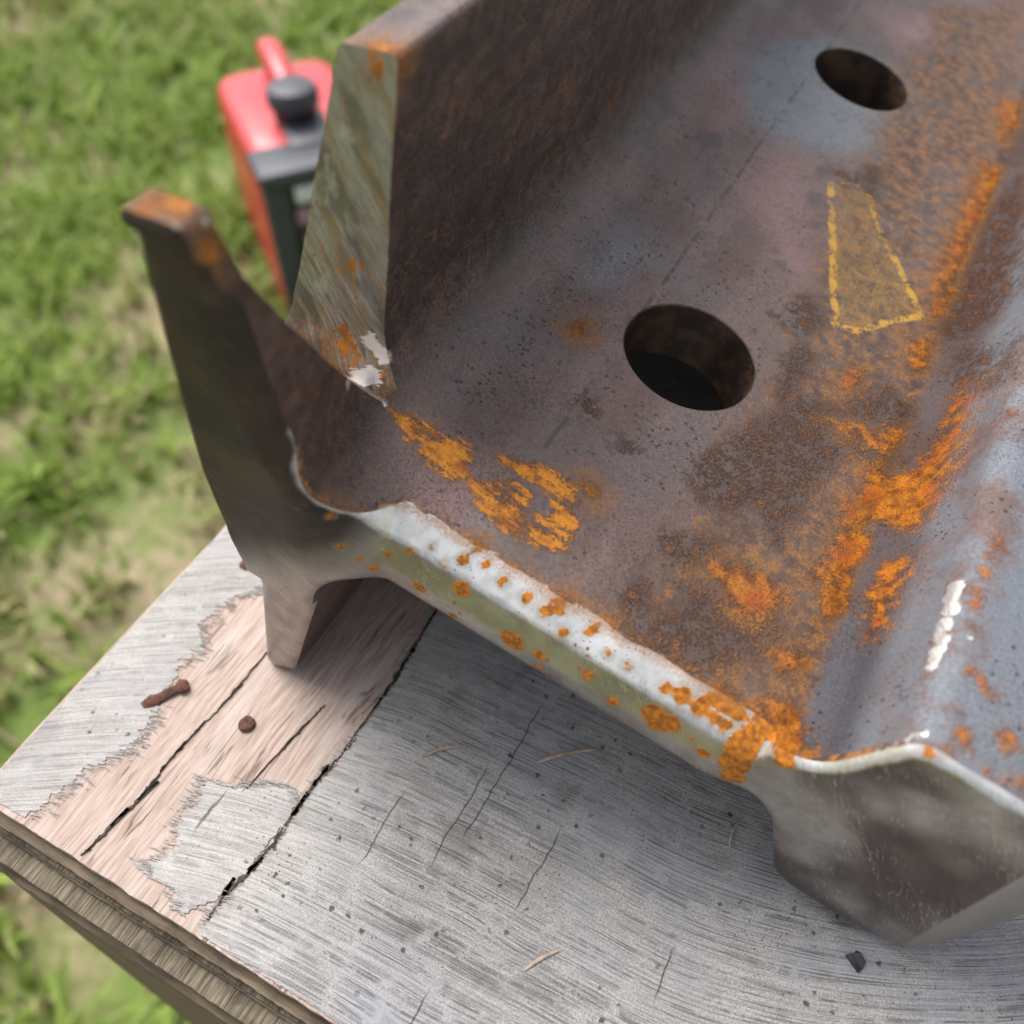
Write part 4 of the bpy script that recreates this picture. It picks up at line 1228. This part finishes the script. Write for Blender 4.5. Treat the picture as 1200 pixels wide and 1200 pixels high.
def build_grass(n_clump, blades, x0, x1, y0, y1):
    cx = rng.uniform(x0, x1, n_clump); cy = rng.uniform(y0, y1, n_clump)
    dr = dryness(cx, cy)
    # worn, drier ground close to the box
    near = np.exp(-(((cx + .60) / .42) ** 2 + ((cy - .10) / .42) ** 2)) + .9 * np.exp(-(((cx + 1.08) / .22) ** 2 + ((cy - .58) / .22) ** 2))
    dr = dr + 1.0 * near
    keep = rng.random(n_clump) > np.clip(dr - .25, 0, .8)
    cx, cy, dr = cx[keep], cy[keep], dr[keep]
    n_clump = len(cx)
    N = n_clump * blades
    X = np.repeat(cx, blades) + rng.normal(0, .016, N)
    Yy = np.repeat(cy, blades) + rng.normal(0, .016, N)
    D = np.repeat(dr, blades)
    tint0 = np.repeat(rng.random(n_clump), blades)
    hscale = np.repeat(rng.uniform(.6, 1.25, n_clump), blades)
    ang = rng.uniform(0, 2 * np.pi, N)
    H = rng.uniform(.045, .105, N) * hscale
    W = rng.uniform(.004, .0115, N)
    lean = rng.uniform(.15, 1.1, N)
    dx, dy = np.cos(ang), np.sin(ang)
    px, py = -dy, dx
    V = np.zeros((N, 5, 3)); z0 = LAWN_Z
    def pt(t, wv):
        ox = dx * H * lean * t * t; oy = dy * H * lean * t * t
        zz = z0 + H * t * (1 - .25 * lean * t)
        return np.stack([X + ox + px * W * wv, Yy + oy + py * W * wv, zz], -1)
    V[:, 0] = pt(0, -.5); V[:, 1] = pt(0, .5); V[:, 2] = pt(.55, -.55); V[:, 3] = pt(.55, .55); V[:, 4] = pt(1.0, 0)
    base = (np.arange(N) * 5)[:, None]
    loops = np.concatenate([base + np.array([[0, 1, 3, 2]]), base + np.array([[2, 3, 4]])], 1).ravel()
    me = bpy.data.meshes.new('grass')
    me.vertices.add(N * 5); me.vertices.foreach_set('co', V.ravel())
    me.loops.add(N * 7); me.loops.foreach_set('vertex_index', loops.astype(np.int32))
    st = (np.arange(N)[:, None] * 7 + np.array([[0, 4]])).ravel()
    me.polygons.add(N * 2); me.polygons.foreach_set('loop_start', st.astype(np.int32))
    me.update(calc_edges=True)
    me.shade_smooth()
    tint = np.clip(tint0 * .7 + rng.random(N) * .4 - .05, 0, 1)
    dry = np.where(rng.random(N) < np.clip(D * .55 + .06, .03, .75), rng.uniform(.5, 1, N), rng.uniform(0, .12, N))
    for nm, arr in (('tint', tint), ('dry', dry)):
        a = me.attributes.new(nm, 'FLOAT', 'POINT')
        a.data.foreach_set('value', np.repeat(arr, 5).astype(np.float32))
    return me
g_me = build_grass(5200, 11, -3.4, -.16, -.9, 3.1)
grass = mesh_obj('grass', g_me, [grass_mat()])
tag(grass, 'short green lawn grass with drier worn patches near the box', 'grass', None, 'stuff')
g2 = build_grass(4000, 8, -6.5, 5.0, 3.1, 7.5)
grass2 = mesh_obj('grass', g2, [grass.data.materials[0]])
tag(grass2, 'lawn grass further off behind the generator', 'grass', None, 'stuff')

# ------------------------------------------------------------------ portable generator standing on the lawn
GEN_W, GEN_L, GEN_H = 0.25, 0.44, 0.385
M_RED = flat_mat('red_plastic', (.62, .030, .042), .36, 0, .06, 12, coat=.3)
M_DGREY = flat_mat('dark_grey_plastic', (.050, .056, .070), .42, 0, .10, 30)
M_BLACK = flat_mat('black_plastic', (.012, .013, .016), .45, 0, .15, 30)
M_LBL = flat_mat('pale_blue_label', (.70, .76, .82), .4, 0, .12, 60)
M_LBLP = flat_mat('mauve_label', (.36, .22, .31), .5, 0, .15, 60)
M_LBLG = flat_mat('grey_green_socket_plate', (.16, .19, .17), .55, 0, .2, 60)
ax = Vector((-.78, .63, 0)).normalized()      # length axis, away from the camera
wx = Vector((.63, .78, 0)).normalized()       # to the right
dfr = 1.73
ray = Vector(R_ @ np.array([-308, -415, 1100.0])) / 1100 * dfr
corner = Vector((0, 0, CAM_Z)) + ray          # upper left front corner of the red shell
org = corner + wx * (GEN_W / 2)
org.z = LAWN_Z + .003
GEN_TOP = corner.z - org.z
gm = Matrix(((wx.x, ax.x, 0, org.x), (wx.y, ax.y, 0, org.y), (0, 0, 1, org.z), (0, 0, 0, 1)))
gen = empty('portable_generator', 'red suitcase generator with a dark control panel standing on the lawn', 'generator', gm)
hw = GEN_W / 2
T = GEN_TOP

def shell():
    # side outline (length v, height z) widened across u with rounded shoulders
    bm = bmesh.new()
    out = [(-.060, .035), (-.055, .02), (.37, .02), (.385, .05), (.385, T - .10), (.375, T - .035), (.345, T - .004), (.32, T), (.0, T), (-.012, T - .004), (-.03, T - .03), (-.06, T - .11)]
    us = [(-hw, .48), (-hw + .005, .76), (-hw + .018, .92), (-hw + .036, .985), (-hw + .06, 1.0), (0, 1.0), (hw - .06, 1.0), (hw - .036, .985), (hw - .018, .92), (hw - .005, .76), (hw, .48)]
    rings = []
    cv, cz = .14, T * .5
    for u, k in us:
        ins = (1 - k) * .06
        ring = []
        for v_, z_ in out:
            dz = z_ - cz; dv = v_ - cv
            ring.append(bm.verts.new((u, cv + dv * (1 - ins / .2), cz + dz * (1 - ins / (T * .5)))))
        rings.append(ring)
    m = len(out)
    for a, b in zip(rings, rings[1:]):
        for k in range(m):
            bm.faces.new((a[k], a[(k + 1) % m], b[(k + 1) % m], b[k]))
    bm.faces.new(rings[0][::-1]); bm.faces.new(rings[-1])
    return bm
so = bm_obj('body', shell(), [M_RED], gen, True, 30)
md = so.modifiers.new('b', 'BEVEL'); md.width = .006; md.segments = 3; md.limit_method = 'ANGLE'; md.angle_limit = math.radians(25)
# carrying handle: ridge along the length with an opening under it
bm = bmesh.new()
hp = [(-.006, .335, T - .010), (-.006, .335, T + .035), (-.006, .31, T + .066), (-.006, .23, T + .062), (-.006, .15, T + .046), (-.006, .095, T + .016), (-.006, .08, T - .01)]
add_tube(bm, hp, [(.024, .016)] * len(hp), 12)
hd = bm_obj('handle', bm, [M_RED], gen, True, 60)
md = hd.modifiers.new('s', 'SUBSURF'); md.levels = 1; md.render_levels = 2
# hood over the control panel, with the panel recess below
bm = bmesh.new(); add_box(bm, -hw - .003, hw + .003, -.087, .022, T - .030, T + .004, .010, 3)
bm_obj('panel_hood', bm, [M_DGREY], gen)
bm = bmesh.new(); add_box(bm, -hw + .000, -hw + .046, -.082, -.05, .03, T - .0305, .008, 3)
bm_obj('panel_frame', bm, [M_DGREY], gen)
bm = bmesh.new(); add_box(bm, hw - .046, hw - .000, -.082, -.05, .03, T - .0305, .008, 3)
bm_obj('panel_frame', bm, [M_DGREY], gen)
bm = bmesh.new(); add_box(bm, -hw + .0465, hw - .0465, -.076, -.052, .03, T - .0305, .003, 2)
pan = bm_obj('control_panel', bm, [M_BLACK], gen)
for (z0, z1, mt, nm) in ((T - .078, T - .030, M_LBL, 'label_plate'),):
    bm = bmesh.new(); add_box(bm, -hw + .058, hw - .058, -.0790, -.0762, z0 + .012, z1 - .002, .002, 2)
    bm_obj(nm, bm, [mt], pan)
bm = bmesh.new(); add_box(bm, -hw + .054, hw - .055, -.0790, -.0762, T - .112, T - .078, .002, 2)
bm_obj('label_plate', bm, [M_LBLP], pan)
bm = bmesh.new(); add_box(bm, -hw + .060, hw - .060, -.0795, -.0762, T - .185, T - .130, .003, 2)
bm_obj('socket_plate', bm, [M_LBLG], pan)
for k in (-.03, .03):
    bm = bmesh.new(); add_lathe(bm, [(.017, 0), (.017, .006), (.012, .008)], 20)
    bmesh.ops.rotate(bm, verts=bm.verts, cent=(0, 0, 0), matrix=Matrix.Rotation(math.radians(90), 3, 'X'))
    bmesh.ops.translate(bm, verts=bm.verts, vec=(k, -.0797, T - .158))
    bm_obj('socket', bm, [M_BLACK], pan)
# fuel cap on its dark neck, in a dark strip running down to the hood
bm = bmesh.new(); add_box(bm, -.046, .044, -.004, .140, T - .010, T + .008, .006, 2)
bm_obj('cap_surround', bm, [M_DGREY], gen)
bm = bmesh.new()
add_lathe(bm, [(.042, T + .004), (.042, T + .028), (.038, T + .030)], 28, -.008, .105)
bm_obj('filler_neck', bm, [M_BLACK], gen)
bm = bmesh.new()
add_lathe(bm, [(.045, T + .0305), (.050, T + .034), (.050, T + .056), (.044, T + .066), (.022, T + .071), (.003, T + .072)], 28, -.008, .105)
bm_obj('fuel_cap', bm, [M_DGREY], gen)
for (u, v_) in ((-.09, -.02), (.09, -.02), (-.09, .30), (.09, .30)):
    bm = bmesh.new(); add_lathe(bm, [(.016, -.004), (.018, .010), (.016, .024)], 14, u, v_)
    bm_obj('foot', bm, [M_BLACK], gen)
